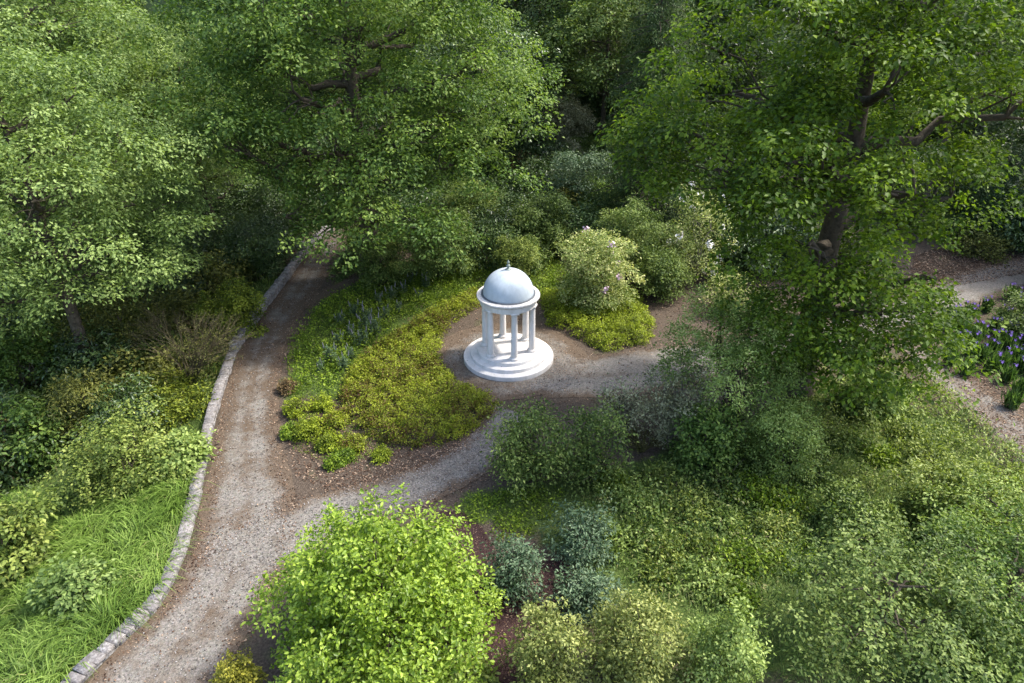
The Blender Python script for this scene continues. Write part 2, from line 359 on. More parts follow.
def sub_lobes(rng, lobes, size, flat_=0.62, cover=1.25, holes=()):
    """billowing clumps standing on the surface of the big lobes"""
    out = []
    for i, l in enumerate(lobes):
        r_ = (l[3]+l[4]+l[5])/3; n = max(5, int(cover*4*math.pi*r_**2/(math.pi*size**2))); ga = math.pi*(3-math.sqrt(5)); ph = rng.uniform(0, 6.28)
        k = np.arange(n); z = 1-2*(k+0.5)/n; rr = np.sqrt(1-z*z); d = np.stack([rr*np.cos(ga*k+ph), rr*np.sin(ga*k+ph), z], 1) + rng.normal(0, 0.18, (n, 3)); d = unit(d)
        p = l[:3] + d*l[3:]*rng.uniform(0.72, 1.06, (n, 1)); keep = d[:, 2] > -0.7
        for j, q in enumerate(lobes):
            if j != i: keep &= ~(np.linalg.norm((p-q[:3])/q[3:], axis=1) < 0.72)
        keep &= rng.random(n) < 0.9; p = p[keep]; sz = size*rng.uniform(0.6, 1.35, len(p))
        out.append(np.stack([p[:, 0], p[:, 1], p[:, 2], sz, sz, sz*flat_*rng.uniform(.8, 1.2, len(p))], 1))
    return np.concatenate(out)
def clumped(rng, lobes, size, dens, zfloor=0.1, flat_=0.62, cover=1.25, holes=()):
    sb = sub_lobes(rng, lobes, size, flat_, cover, holes); sb[:, 2] = np.maximum(sb[:, 2], zfloor+0.2*size); Cs, Os, cv = [], [], []
    for l in sb:
        n = max(4, int(dens*2*math.pi*l[3]**2)); d = unit(rng.normal(0, 1, (n, 3))); d[:, 2] = np.abs(d[:, 2])*1.0 - 0.25; d = unit(d)
        Cs.append(l[:3] + d*l[3:]*rng.uniform(0.6, 1.08, (n, 1))); Os.append(d); cv.append(np.full(n, rng.uniform(0.1, 0.9)) + rng.normal(0, 0.15, n))
    C = np.concatenate(Cs); O = np.concatenate(Os); cv = np.clip(np.concatenate(cv), 0, 1)
    inner = []                                             # thin shaded leafage inside so the crown is not hollow
    for l in lobes:
        n = int(dens*0.9*l[3]*l[4]); d = unit(rng.normal(0, 1, (n, 3))); inner.append(l[:3] + d*l[3:]*rng.uniform(0.45, 0.85, (n, 1)))
    I = np.concatenate(inner); I = I[I[:, 2] > zfloor]; C = np.concatenate([C, I]); O = np.concatenate([O, np.tile([0, 0, 1.0], (len(I), 1))]); cv = np.concatenate([cv, rng.uniform(0, 1, len(I))])
    for (a, dr, r) in holes:                               # open gaps between the boughs
        a = np.array(a, float); dr = np.array(dr, float); dr /= np.linalg.norm(dr); t = (C-a)@dr; dist = np.linalg.norm(C - a - t[:, None]*dr, axis=1); k = ~((t > -0.6) & (dist < r)); C, O, cv = C[k], O[k], cv[k]
    return C, O, cv
def add_shoots(rng, C, O, fr, ln=0.55):
    if fr <= 0: return C, O
    ks = rng.permutation(np.where(O[:, 2] > -0.3)[0])[:int(len(C)*fr)]; dd = unit(O[ks]*0.9 + np.array([0, 0, 0.8]) + rng.normal(0, 0.25, (len(ks), 3))); out = [C]; oo = [O]
    if fr > 0.2: ln = 0.42
    for t in (0.35, 0.65, 1.0):
        out.append(C[ks] + dd*(ln*t*rng.uniform(0.7, 1.3, (len(ks), 1)))); oo.append(dd)
    return np.concatenate(out), np.concatenate(oo)
def build_tree(name, loc, label, cat, group, lobes, leafm, dens, rng, bark='bark', trunk_r=0.3, trunk_top=None, fork=None, seed_limbs=True, twigs=10, base_z=None, fill=0.25, lean=(0, 0), **kw):
    """loc world base; lobes in local coordinates"""
    p = dict(PZ); p.update(kw); loc = np.array(loc, float)
    root = empty(name, loc); tag(root, label, cat, group)
    p.pop('nscale', 0); p.pop('rough', 0)
    C, O, cv = clumped(rng, lobes, p.pop('clump', 1.25), dens, 0.1, p.pop('cflat', 0.6), p.pop('cover', 1.2), p.pop('holes', ()))
    n0 = len(C); C, O = add_shoots(rng, C, O, p.pop('shoots', 0.0)); cv = np.concatenate([cv, rng.uniform(0.3, 1, len(C)-n0)])
    V, F, v = clusters_to_leaves(rng, C, O, cv=cv, **p)
    fastmesh('crown', V, F, L[leafm], v, root)
    top = trunk_top or float(np.max(lobes[:, 2]))
    fk = fork or top*0.45
    tb = Tubes(); n = 9; t = np.linspace(0, 1, n)
    pts = np.stack([lean[0]*t + rng.normal(0, 0.05*trunk_r*4, n)*t, lean[1]*t + rng.normal(0, 0.2*trunk_r, n)*t, -0.3 + (top+0.3)*t], 1)
    rad = trunk_r*(1-0.75*t); rad[0] *= 1.5; rad[1] *= 1.1
    tb.add(pts, rad, 10); tb.build('trunk', M[bark], root)
    for l in lobes:
        lb = Tubes(); h = np.clip(l[2]-0.35*np.hypot(l[0], l[1]), fk*0.6, top*0.9); st = np.array([np.interp(h, pts[:, 2], pts[:, 0]), np.interp(h, pts[:, 2], pts[:, 1]), h])
        q = lb.curve(rng, st, l[:3], trunk_r*0.38, trunk_r*0.1, 7, 0.05, -0.04, 7)
        near = np.argsort(np.linalg.norm(C - l[:3], axis=1) + rng.uniform(0, 1.5*l[3], len(C)))[:twigs]
        for k in near:
            s_ = q[rng.integers(3, 7)]
            lb.curve(rng, s_, C[k], trunk_r*0.09, trunk_r*0.02, 4, 0.07, 0, 4)
        lb.build('limb', M[bark], root)
    return root
def shrub_solve(box, lift=0.0, minasp=0.35):
    x0, y0, x1, y1 = box; cx, cy = (x0+x1)/2, (y0+y1)/2; b = 0.5
    for _ in range(8):
        p = G(cx, cy, b+lift); depth = p[1]*math.cos(PITCH) + (CAMH-p[2])*math.sin(PITCH)
        sc = depth/FPX; a = (x1-x0)/2*sc; d = ray(cx, cy); th = math.atan2(-d[2], math.hypot(d[0], d[1]))
        Hm = (y1-y0)/2*sc*math.cos(th-PITCH) if True else 0
        b2 = Hm*Hm - (a*math.sin(th))**2; b = max(minasp*a, math.sqrt(b2)/math.cos(th) if b2 > 0 else 0)
    return p, a, b
SP = {  # species look: rc, leaves per cluster, leaf length, aspect ...
 'rhodo': dict(rc=0.34, lpc=26, leaf=0.15, asp=0.42, flat_=0.5, up=0.6, droop=0.25, cvar=0.7, jitter=0.5, D=6.5),
 'fine': dict(rc=0.32, lpc=46, leaf=0.1, asp=0.55, flat_=0.7, up=0.5, droop=0.0, cvar=0.8, jitter=0.7, D=7.5),
 'broad': dict(rc=0.42, lpc=26, leaf=0.17, asp=0.62, flat_=0.4, up=0.9, droop=0.25, cvar=0.6, jitter=0.45, D=4.8),
 'loose': dict(rc=0.40, lpc=20, leaf=0.13, asp=0.5, flat_=0.8, up=0.5, droop=0.1, cvar=0.9, jitter=0.8, D=4.8),
 'needle': dict(rc=0.36, lpc=50, leaf=0.14, asp=0.16, flat_=0.7, up=0.3, droop=-0.5, cvar=0.7, jitter=0.8, D=7.5),
 'cushion': dict(rc=0.24, lpc=34, leaf=0.085, asp=0.6, flat_=0.6, up=0.7, droop=-0.1, cvar=0.7, jitter=0.6, D=10.0),
}
SEED = [100]
def shrub(box, sp, leafm, label, cat='shrub', group=None, name='shrub', lift=0.0, lobes=None, dens=1.0, bark='bark', asp=None, flowers=None, nstems=7, zscale=1.0, leafscale=1.0):
    SEED[0] += 1; rng = np.random.default_rng(SEED[0])
    p, a, b = shrub_solve(box, lift, asp or 0.35); base = np.array([p[0], p[1], float(gz(p[0], p[1]))])
    d = dict(SP[sp]); D = d.pop('D')*dens; d['leaf'] *= leafscale
    nl = lobes or (7 if a > 0.9 else 5)
    cz = p[2]-base[2]; a *= 0.86; b *= 0.88*zscale
    lb = auto_lobes(rng, (0, 0, cz), (a, a, max(b, 0.25)), nl, size=(0.34, 0.56), spread=0.58)
    if lift == 0:
        sk = auto_lobes(rng, (0, 0, cz*0.42), (a*0.95, a*0.95, max(cz*0.5, 0.25)), 6, size=(0.34, 0.5), spread=0.62, core=False); sk = sk[sk[:, 2] < cz*0.7]
        lb = np.concatenate([lb, sk])
    root = empty(name, base); tag(root, label, cat, group)
    csz = float(np.clip(a*0.36, 0.2, 0.68)); C, O, cv = clumped(rng, lb*np.array([1, 1, 1, .93, .93, .93]), csz, D*1.35, 0.06, 0.85, 1.0)
    ns = int(len(C)*0.08); ks = rng.permutation(np.where(O[:, 2] > 0)[0])[:ns]          # stray shoots break the outline
    sh = C[ks] + (O[ks]*0.6 + np.array([0, 0, 0.6]))*rng.uniform(0.1, 0.4, (len(ks), 1))*min(1, a); C = np.concatenate([C, sh]); O = np.concatenate([O, O[ks]]); cv = np.concatenate([cv, cv[ks]])
    d['rc'] *= 0.72; d['lpc'] = max(5, int(d['lpc']*0.5))
    if a < 0.8: d['rc'] *= max(0.6, a/0.9)
    V, F, v = clusters_to_leaves(rng, C, O, cv=cv, **d)
    fastmesh('foliage', V, F, L[leafm], v, root)
    tb = Tubes(); sel = rng.permutation(len(C))[:nstems*4]
    for i in range(nstems):
        an = rng.uniform(0, 6.28); e = lb[rng.integers(0, len(lb))][:3]
        q = tb.curve(rng, (0.12*math.cos(an), 0.12*math.sin(an), -0.05), e, 0.035+0.015*a, 0.02, 6, 0.06, 0, 6)
        for k in sel[i*4:(i+1)*4]: tb.curve(rng, q[4], C[k], 0.018, 0.006, 4, 0.06, 0, 4)
    tb.build('stems', M[bark], root)
    if flowers:
        n, fm, r = flowers; up = np.where(O[:, 2] > 0.0)[0]; ks = rng.permutation(up)[:n]; proto = None
        for k in ks:
            if proto is None:
                m_ = 16; o_ = rng.normal(0, r*0.5, (m_, 3)); V, F, v = leaf_mesh(o_, unit(o_)+rng.normal(0, .3, (m_, 3)), rng.normal(0, 1, (m_, 3)), np.full(m_, r*0.9), np.full(m_, r*0.8), np.full(m_, .5))
                proto = fastmesh('blossom', V, F, M[fm], v, root); ob = proto
            else: ob = proto.copy(); COL.objects.link(ob); ob.parent = root
            ob.location = C[k] + O[k]*d['rc']*0.5; ob.rotation_euler = (0, 0, rng.uniform(0, 6.28))
    return root

# ------------------------------------------------------------------ polygons in plan
def poly(px): return np.array([G(a, b)[:2] for a, b in px])
def inpoly(P, poly_):
    x, y = P[:, 0], P[:, 1]; ins = np.zeros(len(P), bool); n = len(poly_)
    for i in range(n):
        x1, y1 = poly_[i]; x2, y2 = poly_[(i+1) % n]
        c = ((y1 > y) != (y2 > y)); xx = (x2-x1)*(y-y1)/((y2-y1) if y2 != y1 else 1e-9) + x1; ins ^= c & (x < xx)
    return ins
def edged(P, poly_, closed=True):
    d = np.full(len(P), 1e9); n = len(poly_)
    for i in range(n if closed else n-1):
        a = poly_[i]; b = poly_[(i+1) % n]; ab = b-a; t = np.clip(((P-a)@ab)/(ab@ab+1e-9), 0, 1)
        d = np.minimum(d, np.linalg.norm(P - (a + t[:, None]*ab), axis=1))
    return d
def sample(rng, pl, dens):
    lo, hi = pl.min(0), pl.max(0); n = int((hi-lo).prod()*dens); P = rng.uniform(lo, hi, (n, 2)); return P[inpoly(P, pl)]

# ------------------------------------------------------------------ GROUND
gx = np.concatenate([np.linspace(-500, -40, 24)[:-1], np.arange(-40, 40, 0.3), np.linspace(40, 500, 24)])
gy = np.concatenate([np.linspace(-300, 0, 12)[:-1], np.arange(0, 62, 0.3), np.linspace(62, 130, 18), np.linspace(150, 700, 12)])
X, Y = np.meshgrid(gx, gy); Z = gz(X, Y) - 0.012 + 0.0*X
near = (np.abs(X) < 40) & (Y < 62)
nx, ny = len(gx), len(gy)
ii = (np.arange(ny-1)[:, None]*nx + np.arange(nx-1)[None]).ravel(); F = np.stack([ii, ii+1, ii+1+nx, ii+nx], 1)
V = np.stack([X.ravel(), Y.ravel(), Z.ravel()], 1)
GRASSY = [poly([(445, 520), (470, 490), (600, 470), (700, 440), (830, 380), (960, 420), (1000, 460), (1024, 683), (740, 683), (600, 600), (540, 540)]),
          poly([(283, 400), (300, 300), (340, 255), (480, 265), (478, 300), (400, 340), (340, 400)]),
          np.array([[-60, 2], [-8, 2], [-10, 22], [-11, 40], [-60, 40]])]
gr = np.full(len(V), 0.28)
for pl in GRASSY:
    ins = inpoly(V[:, :2], pl); ed = edged(V[:, :2], pl); ins &= (V[:, 0] < wall_x(V[:, 1])-0.3) | (V[:, 0] > wall_x(V[:, 1])+3.0); gr = np.maximum(gr, np.where(ins, 0.5+np.clip(ed, 0, 1)*0.4, 0.28))
gr = np.where(V[:, 1] > 49, 0.8, gr)
o = fastmesh('ground', V, F, M['ground'], smooth=True, extra={'grassy': gr}); tag(o, kind='structure')

# ------------------------------------------------------------------ PATHS
def strip(name, ctr_px, widths, mat, z, jag=0.10, seed=1):
    """a track between a left and a right edge given by centre pixels and half widths in metres"""
    c = np.array([flatG(a, b)[:2] for a, b in ctr_px]); s = np.r_[0, np.cumsum(np.linalg.norm(np.diff(c, axis=0), axis=1))]
    m = int(s[-1]/0.2)+2; q = np.linspace(0, s[-1], m); cx = np.interp(q, s, c[:, 0]); cy = np.interp(q, s, c[:, 1]); w = np.interp(q, s, widths)
    k = np.ones(9)/9
    def sm(a): return np.convolve(np.pad(a, 4, 'edge'), k, 'valid')
    cx, cy = sm(cx), sm(cy); tx, ty = np.gradient(cx), np.gradient(cy); ln = np.hypot(tx, ty); nxx, nyy = ty/ln, -tx/ln
    K = 17; u = np.linspace(-1, 1, K); rng = np.random.default_rng(seed)
    jl = sm(rng.normal(0, jag*1.5, m)); jr = sm(rng.normal(0, jag*1.5, m))
    V, E, U = [], [], []
    for i in range(m):
        for uu in u:
            ww = w[i] + (jr[i] if uu > 0 else jl[i]) ; V.append((cx[i]+nxx[i]*uu*ww, cy[i]+nyy[i]*uu*ww, z)); E.append((1-abs(uu))*ww); U.append(uu)
    i_ = (np.arange(m-1)[:, None]*K + np.arange(K-1)[None]).ravel(); F = np.stack([i_, i_+1, i_+1+K, i_+K], 1)
    o = fastmesh(name, np.array(V), F, mat, smooth=True, extra={'e': E, 'u': U}); tag(o, kind='structure'); return o, np.stack([cx, cy], 1), w
pA, cA, wA = strip('path', [(120, 740), (150, 683), (205, 620), (235, 575), (246, 540), (248, 500), (246, 458), (247, 420), (252, 385), (262, 350), (276, 320), (292, 300), (306, 278), (320, 256), (333, 236), (340, 222)],
              [1.8, 1.75, 1.6, 1.55, 1.65, 1.6, 1.35, 1.2, 1.15, 1.15, 1.15, 1.2, 1.2, 1.15, 1.1, 1.1], M['path'], 0.004, 0.12, 3)
pB, cB, wB = strip('path', [(225, 580), (262, 545), (310, 525), (350, 508), (400, 493), (440, 478), (474, 458), (500, 432), (520, 410)],
              [1.5, 1.6, 1.45, 1.2, 1.05, 1.0, 1.05, 1.1, 1.2], M['path'], 0.008, 0.1, 4)
pC, cC, wC = strip('path', [(535, 378), (600, 376), (680, 364), (740, 352), (810, 342), (870, 325), (915, 308), (950, 296), (990, 280), (1060, 262)],
              [1.6, 1.9, 1.8, 1.5, 1.4, 1.4, 1.4, 1.5, 1.6, 1.7], M['path'], 0.008, 0.12, 5)
pF, cF, wF = strip('path', [(925, 225), (965, 234), (1005, 244), (1080, 268)], [0.8, 0.9, 0.9, 0.9], M['path'], 0.004, 0.1, 8)
pD, cD, wD = strip('path', [(905, 340), (940, 372), (985, 405), (1024, 440), (1080, 500)], [0.8, 1.2, 1.25, 1.3, 1.3], M['path'], 0.004, 0.12, 6)
pE, cE, wE = strip('trail', [(292, 308), (316, 297), (340, 287), (366, 270), (385, 258)], [0.7, 0.5, 0.5, 0.5, 0.4], M['path'], 0.008, 0.08, 7)
RC = flatG(508.5, 358)[:2]                                         # centre of the rotunda
def disc(name, c, r, mat, z, seed, jag=0.15, rx=1.0):
    rng = np.random.default_rng(seed); K, R_ = 96, 14; a = np.linspace(0, 2*math.pi, K, endpoint=False)
    rr = r*(1 + jag*0.25*np.sin(3*a+1) + jag*0.15*np.sin(7*a+2) + jag*0.08*np.sin(17*a)); V, E = [], []
    for j in range(R_+1):
        f = j/R_
        for k in range(K): V.append((c[0]+math.cos(a[k])*rr[k]*f*rx, c[1]+math.sin(a[k])*rr[k]*f, z)); E.append((1-f)*r)
    F = [(j*K+k, j*K+(k+1) % K, (j+1)*K+(k+1) % K, (j+1)*K+k) for j in range(R_) for k in range(K)]
    o = fastmesh(name, np.array(V), np.array(F), mat, smooth=True, extra={'e': E, 'u': np.full(len(V), 0.5)}); return tag(o, kind='structure')
disc('path', RC, 3.7, M['path'], 0.012, 3)
def union_edges():
    """distance to the nearest edge of all the tracks together, so that tracks run into one another"""
    tr = [(cA, wA, 0.45), (cB, wB, 0.7), (cC, wC, 0.68), (cD, wD, 0.45), (cF, wF, 0.95), (cE, wE, 0.1)]
    for o in [o for o in bpy.data.objects if o.name.split('.')[0] in ('path', 'trail')]:
        n = len(o.data.vertices); co = np.empty(n*3, np.float32); o.data.vertices.foreach_get('co', co); P = co.reshape(-1, 3)[:, :2]
        es = []
        for c, w, g in tr:
            d = np.linalg.norm(P[:, None, :] - c[None, ::3, :], axis=2); k = d.argmin(1); es.append((w[::3][k] - d[np.arange(n), k], g))
        es.append((3.7 - np.linalg.norm(P - RC, axis=1), 0.2))
        e = np.max([a for a, _ in es], 0); es[0] = (es[0][0], np.interp(P[:, 1], [20, 30], [0.42, 0.12])); es = [(a, np.broadcast_to(b, a.shape)) for a, b in es]
        wt = np.array([np.clip(a+0.6, 0.001, None)**2 for a, _ in es]); g = (wt*np.array([b for _, b in es])).sum(0)/wt.sum(0)
        o.data.attributes['e'].data.foreach_set('value', np.clip(e, 0, 9).astype(np.float32)); at = o.data.attributes.new('g', 'FLOAT', 'POINT'); at.data.foreach_set('value', g.astype(np.float32))
union_edges()
mul = poly([(440, 512), (462, 512), (482, 528), (500, 560), (560, 560), (600, 585), (560, 640), (520, 683), (470, 690), (440, 620)])
V = [(*mul.mean(0), 0.006)] + [(p[0], p[1], 0.006) for p in mul]; n = len(mul)
o = fastmesh('mulch_bed', np.array(V), np.array([(0, i+1, (i+1) % n+1) for i in range(n)]), M['mulch']); tag(o, kind='structure')

# ------------------------------------------------------------------ STONE PARAPET WALL
def stone_block(rng, c, t, L_, Wd, H, z0):
    """an uneven, chamfered stone: 8 corners top inset"""
    n = np.array([t[1], -t[0]]); V = []
    ins = 0.018
    for (zz, sh) in ((z0, 0.0), (z0+H*0.75, 0.0), (z0+H, ins)):
        for (a, b) in ((-1, -1), (1, -1), (1, 1), (-1, 1)):
            j = rng.normal(0, 0.012, 3); p = c + t*(a*(L_/2-sh)) + n*(b*(Wd/2-sh)); V.append((p[0]+j[0], p[1]+j[1], zz+j[2]))
    F = [(8, 9, 10, 11)] + [(k*4+i, k*4+(i+1) % 4, (k+1)*4+(i+1) % 4, (k+1)*4+i) for k in range(2) for i in range(4)]
    return V, F
def wall_piece(label, i0, i1, H, seed, width=0.46):
    rng = np.random.default_rng(seed); w = WALL[i0:i1+1]; s = np.r_[0, np.cumsum(np.linalg.norm(np.diff(w, axis=0), axis=1))]
    c0 = w.mean(0); root = empty('stone_wall', (c0[0], c0[1], 0)); tag(root, label, 'wall')
    for part, z0, z1, rows, wd in (('masonry', -1.0, H-0.12, None, width), ('coping', H-0.12, H, 1, width+0.06)):
        V, F, vv = [], [], []
        nrow = 1 if rows else int(math.ceil((z1-z0)/0.17)); hh = (z1-z0)/nrow
        for r in range(nrow):
            for lane in (0,):
                q = rng.uniform(-0.2, 0)
                while q < s[-1]:
                    Ls = rng.uniform(0.2, 0.6); m = q+Ls/2
                    if 0 < m < s[-1]:
                        a = np.array([np.interp(m-0.1, s, w[:, 0]), np.interp(m-0.1, s, w[:, 1])]); b = np.array([np.interp(m+0.1, s, w[:, 0]), np.interp(m+0.1, s, w[:, 1])])
                        t = (b-a)/(np.linalg.norm(b-a)+1e-9); n = np.array([t[1], -t[0]]); c = (a+b)/2
                        wdd = wd; c = c + n*rng.normal(0, 0.012)
                        v_, f_ = stone_block(rng, c, t, Ls-0.006, wdd + rng.normal(0, 0.025), hh*rng.uniform(0.94, 1.06) + (rng.uniform(0, 0.02) if rows else 0), z0+r*hh)
                        o_ = len(V); V += [(x-c0[0], y-c0[1], z) for x, y, z in v_]; F += [tuple(k+o_ for k in f) for f in f_]; vv += [rng.random()]*len(f_)
                    q += Ls
        if rows:   # mortar core under the coping so no gaps show
            pass
        fastmesh(part, np.array(V), np.array(F), M['stone'], vv, root)
wall_piece('long low grey stone wall edging the gravel path from the foreground', 0, 11, 0.24, 11, 0.36)
wall_piece('taller mossy stretch of stone wall along the shaded upper path', 11, 15, 0.46, 12, 0.36)
wall_piece('last short stone wall where the upper path vanishes under trees', 15, 17, 0.45, 13, 0.40)
def post():
    root = empty('gatepost', (*(WALL[15]+np.array([0.05, 0.1])), 0)); tag(root, 'pale squat stone post at the bend of the upper path wall', 'post')
    rng = np.random.default_rng(3); V, F = stone_block(rng, np.zeros(2), np.array([1.0, 0]), 0.3, 0.3, 0.85, 0.0); fastmesh('shaft', np.array(V), np.array(F), M['bark_pale'], [0]*len(F), root)
    V, F = stone_block(rng, np.zeros(2), np.array([1.0, 0]), 0.38, 0.38, 0.10, 0.86); fastmesh('cap', np.array(V), np.array(F), M['stone'], [0]*len(F), root)
post()

# ------------------------------------------------------------------ ROTUNDA
def lathe(prof, seg=64, hole=False):
    V, F = [], []; n = len(prof)
    for r, z in prof:
        for k in range(seg): a = 2*math.pi*k/seg; V.append((r*math.cos(a), r*math.sin(a), z))
    for i in range(n-1):
        for k in range(seg): F.append((i*seg+k, i*seg+(k+1) % seg, (i+1)*seg+(k+1) % seg, (i+1)*seg+k))
    return np.array(V), np.array(F)
def lobj(name, prof, mat, parent, seg=64, loc=(0, 0, 0), auto=30):
    V, F = lathe(prof, seg); o = fastmesh(name, V, F, mat, parent=parent, smooth=True); o.location = loc
    me = o.data
    try: me.set_sharp_from_angle(angle=math.radians(auto))
    except Exception: pass
    return o
rot = empty('garden_rotunda', (RC[0], RC[1], 0)); tag(rot, 'white domed rotunda with six columns on three round steps', 'rotunda')
def step(r, z0, z1): return [(r, z0), (r+0.0, z1-0.03), (r-0.008, z1-0.01), (r-0.03, z1), (0.001, z1)]
Z1, Z2, Z3 = 0.23, 0.41, 0.59
lobj('step', step(2.20, -0.1, Z1), M['white'], rot, 96); lobj('step', step(1.85, Z1-0.05, Z2), M['white'], rot, 96); lobj('step', step(1.52, Z2-0.05, Z3), M['white'], rot, 96)
HC = 2.46; rc_ = 1.17
for k in range(6):
    a = math.radians(-16 + 60*k); c = (rc_*math.cos(a), rc_*math.sin(a), Z3)
    shaft = [(0.165, 0.14)] + [(0.162 - 0.027*(t/8)**1.6, 0.14 + (HC-0.28)*t/8) for t in range(1, 9)]
    so_ = lobj('column', shaft, M['white'], rot, 32, c)
    lobj('column_base', [(0.0, 0), (0.24, 0), (0.24, 0.05), (0.228, 0.055), (0.234, 0.075), (0.228, 0.10), (0.195, 0.112), (0.195, 0.125), (0.165, 0.15)], M['white'], so_, 32)
    cap = [(0.135, HC-0.15), (0.155, HC-0.145), (0.155, HC-0.125), (0.138, HC-0.12), (0.14, HC-0.10), (0.18, HC-0.065), (0.19, HC-0.055)]
    lobj('capital', cap, M['white'], so_, 32)
    h = 0.195; zc = HC-0.056; ca, sa = math.cos(a), math.sin(a)
    Vb = np.array([(x*ca-y*sa, x*sa+y*ca, z) for z in (zc, HC+0.002) for x, y in ((-h, -h), (h, -h), (h, h), (-h, h))]); Fb = np.array([(0, 3, 2, 1), (4, 5, 6, 7), (0, 1, 5, 4), (1, 2, 6, 5), (2, 3, 7, 6), (3, 0, 4, 7)])
    fastmesh('abacus', Vb, Fb, M['white'], parent=so_)
ze = Z3+HC
lobj('architrave', [(1.00, 0), (1.33, 0), (1.33, 0.11), (1.345, 0.115), (1.345, 0.25), (1.00, 0.25), (1.00, 0)], M['white'], rot, 96, (0, 0, ze))
lobj('cornice', [(1.02, 0.25), (1.35, 0.25), (1.375, 0.28), (1.385, 0.32), (1.46, 0.345), (1.485, 0.37), (1.485, 0.43), (1.47, 0.445), (1.24, 0.46), (1.20, 0.46), (1.02, 0.46)], M['cornice'], rot, 96, (0, 0, ze))
lobj('gutter', [(1.18, 0), (1.275, 0.0), (1.275, 0.035), (1.18, 0.04)], M['lead'], rot, 96, (0, 0, ze+0.462))
Rd = 1.185; zb = ze+0.465
dp = [(Rd, 0.0), (Rd, 0.04)] + [(Rd*math.cos(t), 0.04+Rd*0.98*math.sin(t)) for t in np.linspace(0.05, math.pi/2-0.002, 26)]
lobj('dome', dp, M['dome'], rot, 96, (0, 0, zb), 60)
lobj('ceiling', [(1.10, 0.0)] + [(1.10*math.cos(t), 1.05*math.sin(t)) for t in np.linspace(0.05, math.pi/2-0.002, 16)], M['white'], rot, 64, (0, 0, zb), 60)
M['finial'] = flat('weathered_bronze', (0.20, 0.23, 0.20), 0.6)
fz = zb+0.04+Rd*0.98
lobj('finial', [(r*1.35, z*1.2) for r, z in [(0.11, -0.03), (0.11, 0.01), (0.05, 0.03), (0.03, 0.07), (0.06, 0.11), (0.075, 0.15), (0.055, 0.19), (0.025, 0.21), (0.025, 0.24), (0.05, 0.27), (0.05, 0.30), (0.02, 0.34), (0.004, 0.40)]], M['finial'], rot, 20, (0, 0, fz), 60)

# ------------------------------------------------------------------ HEDGES AND LOW PLANTING
def mound_planting(name, px, label, cat, leafm, h, dens, sp, seed, kind=None, edge=0.5, bumps=1.6, group=None, dy=0.0, part='foliage', amp=0.28, stems=True, rcs=1.0):
    rng = np.random.default_rng(seed); pl = poly(px); P = sample(rng, pl, dens); e = edged(P, pl)
    hh = h*(1-np.exp(-e/edge*1.3))*(1-amp+amp*1.2*(0.5+0.5*fbm(P[:, 0], P[:, 1], bumps, seed)))
    if amp > 0.3: kp = (fbm(P[:, 0], P[:, 1], bumps, seed) > -0.33) | (rng.random(len(P)) < 0.25); P, hh, e = P[kp], hh[kp], e[kp]
    d = dict(SP[sp]); d.pop('D'); c0 = np.array([*pl.mean(0), 0]); c0[2] = float(gz(c0[0], c0[1])); g = gz(P[:, 0], P[:, 1])
    gx_ = fbm(P[:, 0]+0.1, P[:, 1], bumps, seed)-fbm(P[:, 0]-0.1, P[:, 1], bumps, seed); gy_ = fbm(P[:, 0], P[:, 1]+0.1, bumps, seed)-fbm(P[:, 0], P[:, 1]-0.1, bumps, seed)
    z = g + hh*rng.uniform(0.55, 1.05, len(P)); low = rng.random(len(P)) < 0.25; z[low] = g[low] + hh[low]*rng.uniform(0.1, 0.6, low.sum())
    C = np.stack([P[:, 0], P[:, 1], z], 1) - c0; O = unit(np.stack([-gx_*2, -gy_*2, np.ones(len(P))], 1))
    d['rc'] *= rcs
    cv = np.clip(0.5 + 0.42*fbm(P[:, 0], P[:, 1], 1.1, seed+5) + rng.normal(0, 0.2, len(P)), 0, 1)
    V, F, v = clusters_to_leaves(rng, C, O, cv=cv, **d)
    if kind == 'stuff':
        V = V + c0*0; o = fastmesh(name, V, F, L[leafm], v); o.location = c0; tag(o, label, cat, group, kind); return o
    root = empty(name, c0); tag(root, label, cat, group); fastmesh(part, V, F, L[leafm], v, root)
    if stems:
        tb = Tubes()
        for k in rng.permutation(len(C))[:60]:
            b = C[k].copy(); b[2] = gz(*(P[k])) - c0[2]; tb.curve(rng, b, C[k], 0.02, 0.008, 4, 0.1, 0, 4)
        tb.build('stems', M['bark'], root)
    return root
AZ_L = [(340, 405), (346, 375), (375, 350), (410, 328), (440, 308), (478, 292), (480, 308), (455, 322), (440, 345), (440, 368), (458, 386), (497, 402), (494, 416), (470, 434), (440, 446), (405, 450), (372, 440), (350, 425)]
mound_planting('azalea_hedge', AZ_L, 'broad yellow-green azalea mass with bronze tips curving round the rotunda', 'hedge', 'azalea', 0.85, 42, 'cushion', 21, edge=0.22, bumps=4.2, amp=0.55, stems=False, rcs=0.75)
mound_planting('azalea_hedge', [(540, 296), (585, 290), (640, 300), (655, 330), (645, 345), (605, 352), (575, 338), (548, 325)], 'clipped lime-green azalea hedge right of the rotunda under pale rhododendrons', 'hedge', 'azalea2', 0.85, 42, 'cushion', 22, edge=0.22, bumps=4.2, amp=0.55, stems=False, rcs=0.75)
mound_planting('ground_cover', [(440, 308), (400, 320), (395, 280), (440, 262), (500, 255), (560, 262), (585, 292), (540, 298), (520, 285), (478, 294)], 'green low planting behind the rotunda', 'ground cover', 'moss', 0.45, 16, 'fine', 23, 'stuff', stems=False)
mound_planting('ground_cover', [(286, 395), (290, 345), (305, 318), (330, 298), (365, 280), (395, 280), (400, 330), (345, 372), (338, 400), (310, 405)], 'mixed green low planting beside the gravel path', 'ground cover', 'moss', 0.35, 15, 'loose', 24, 'stuff', stems=False)
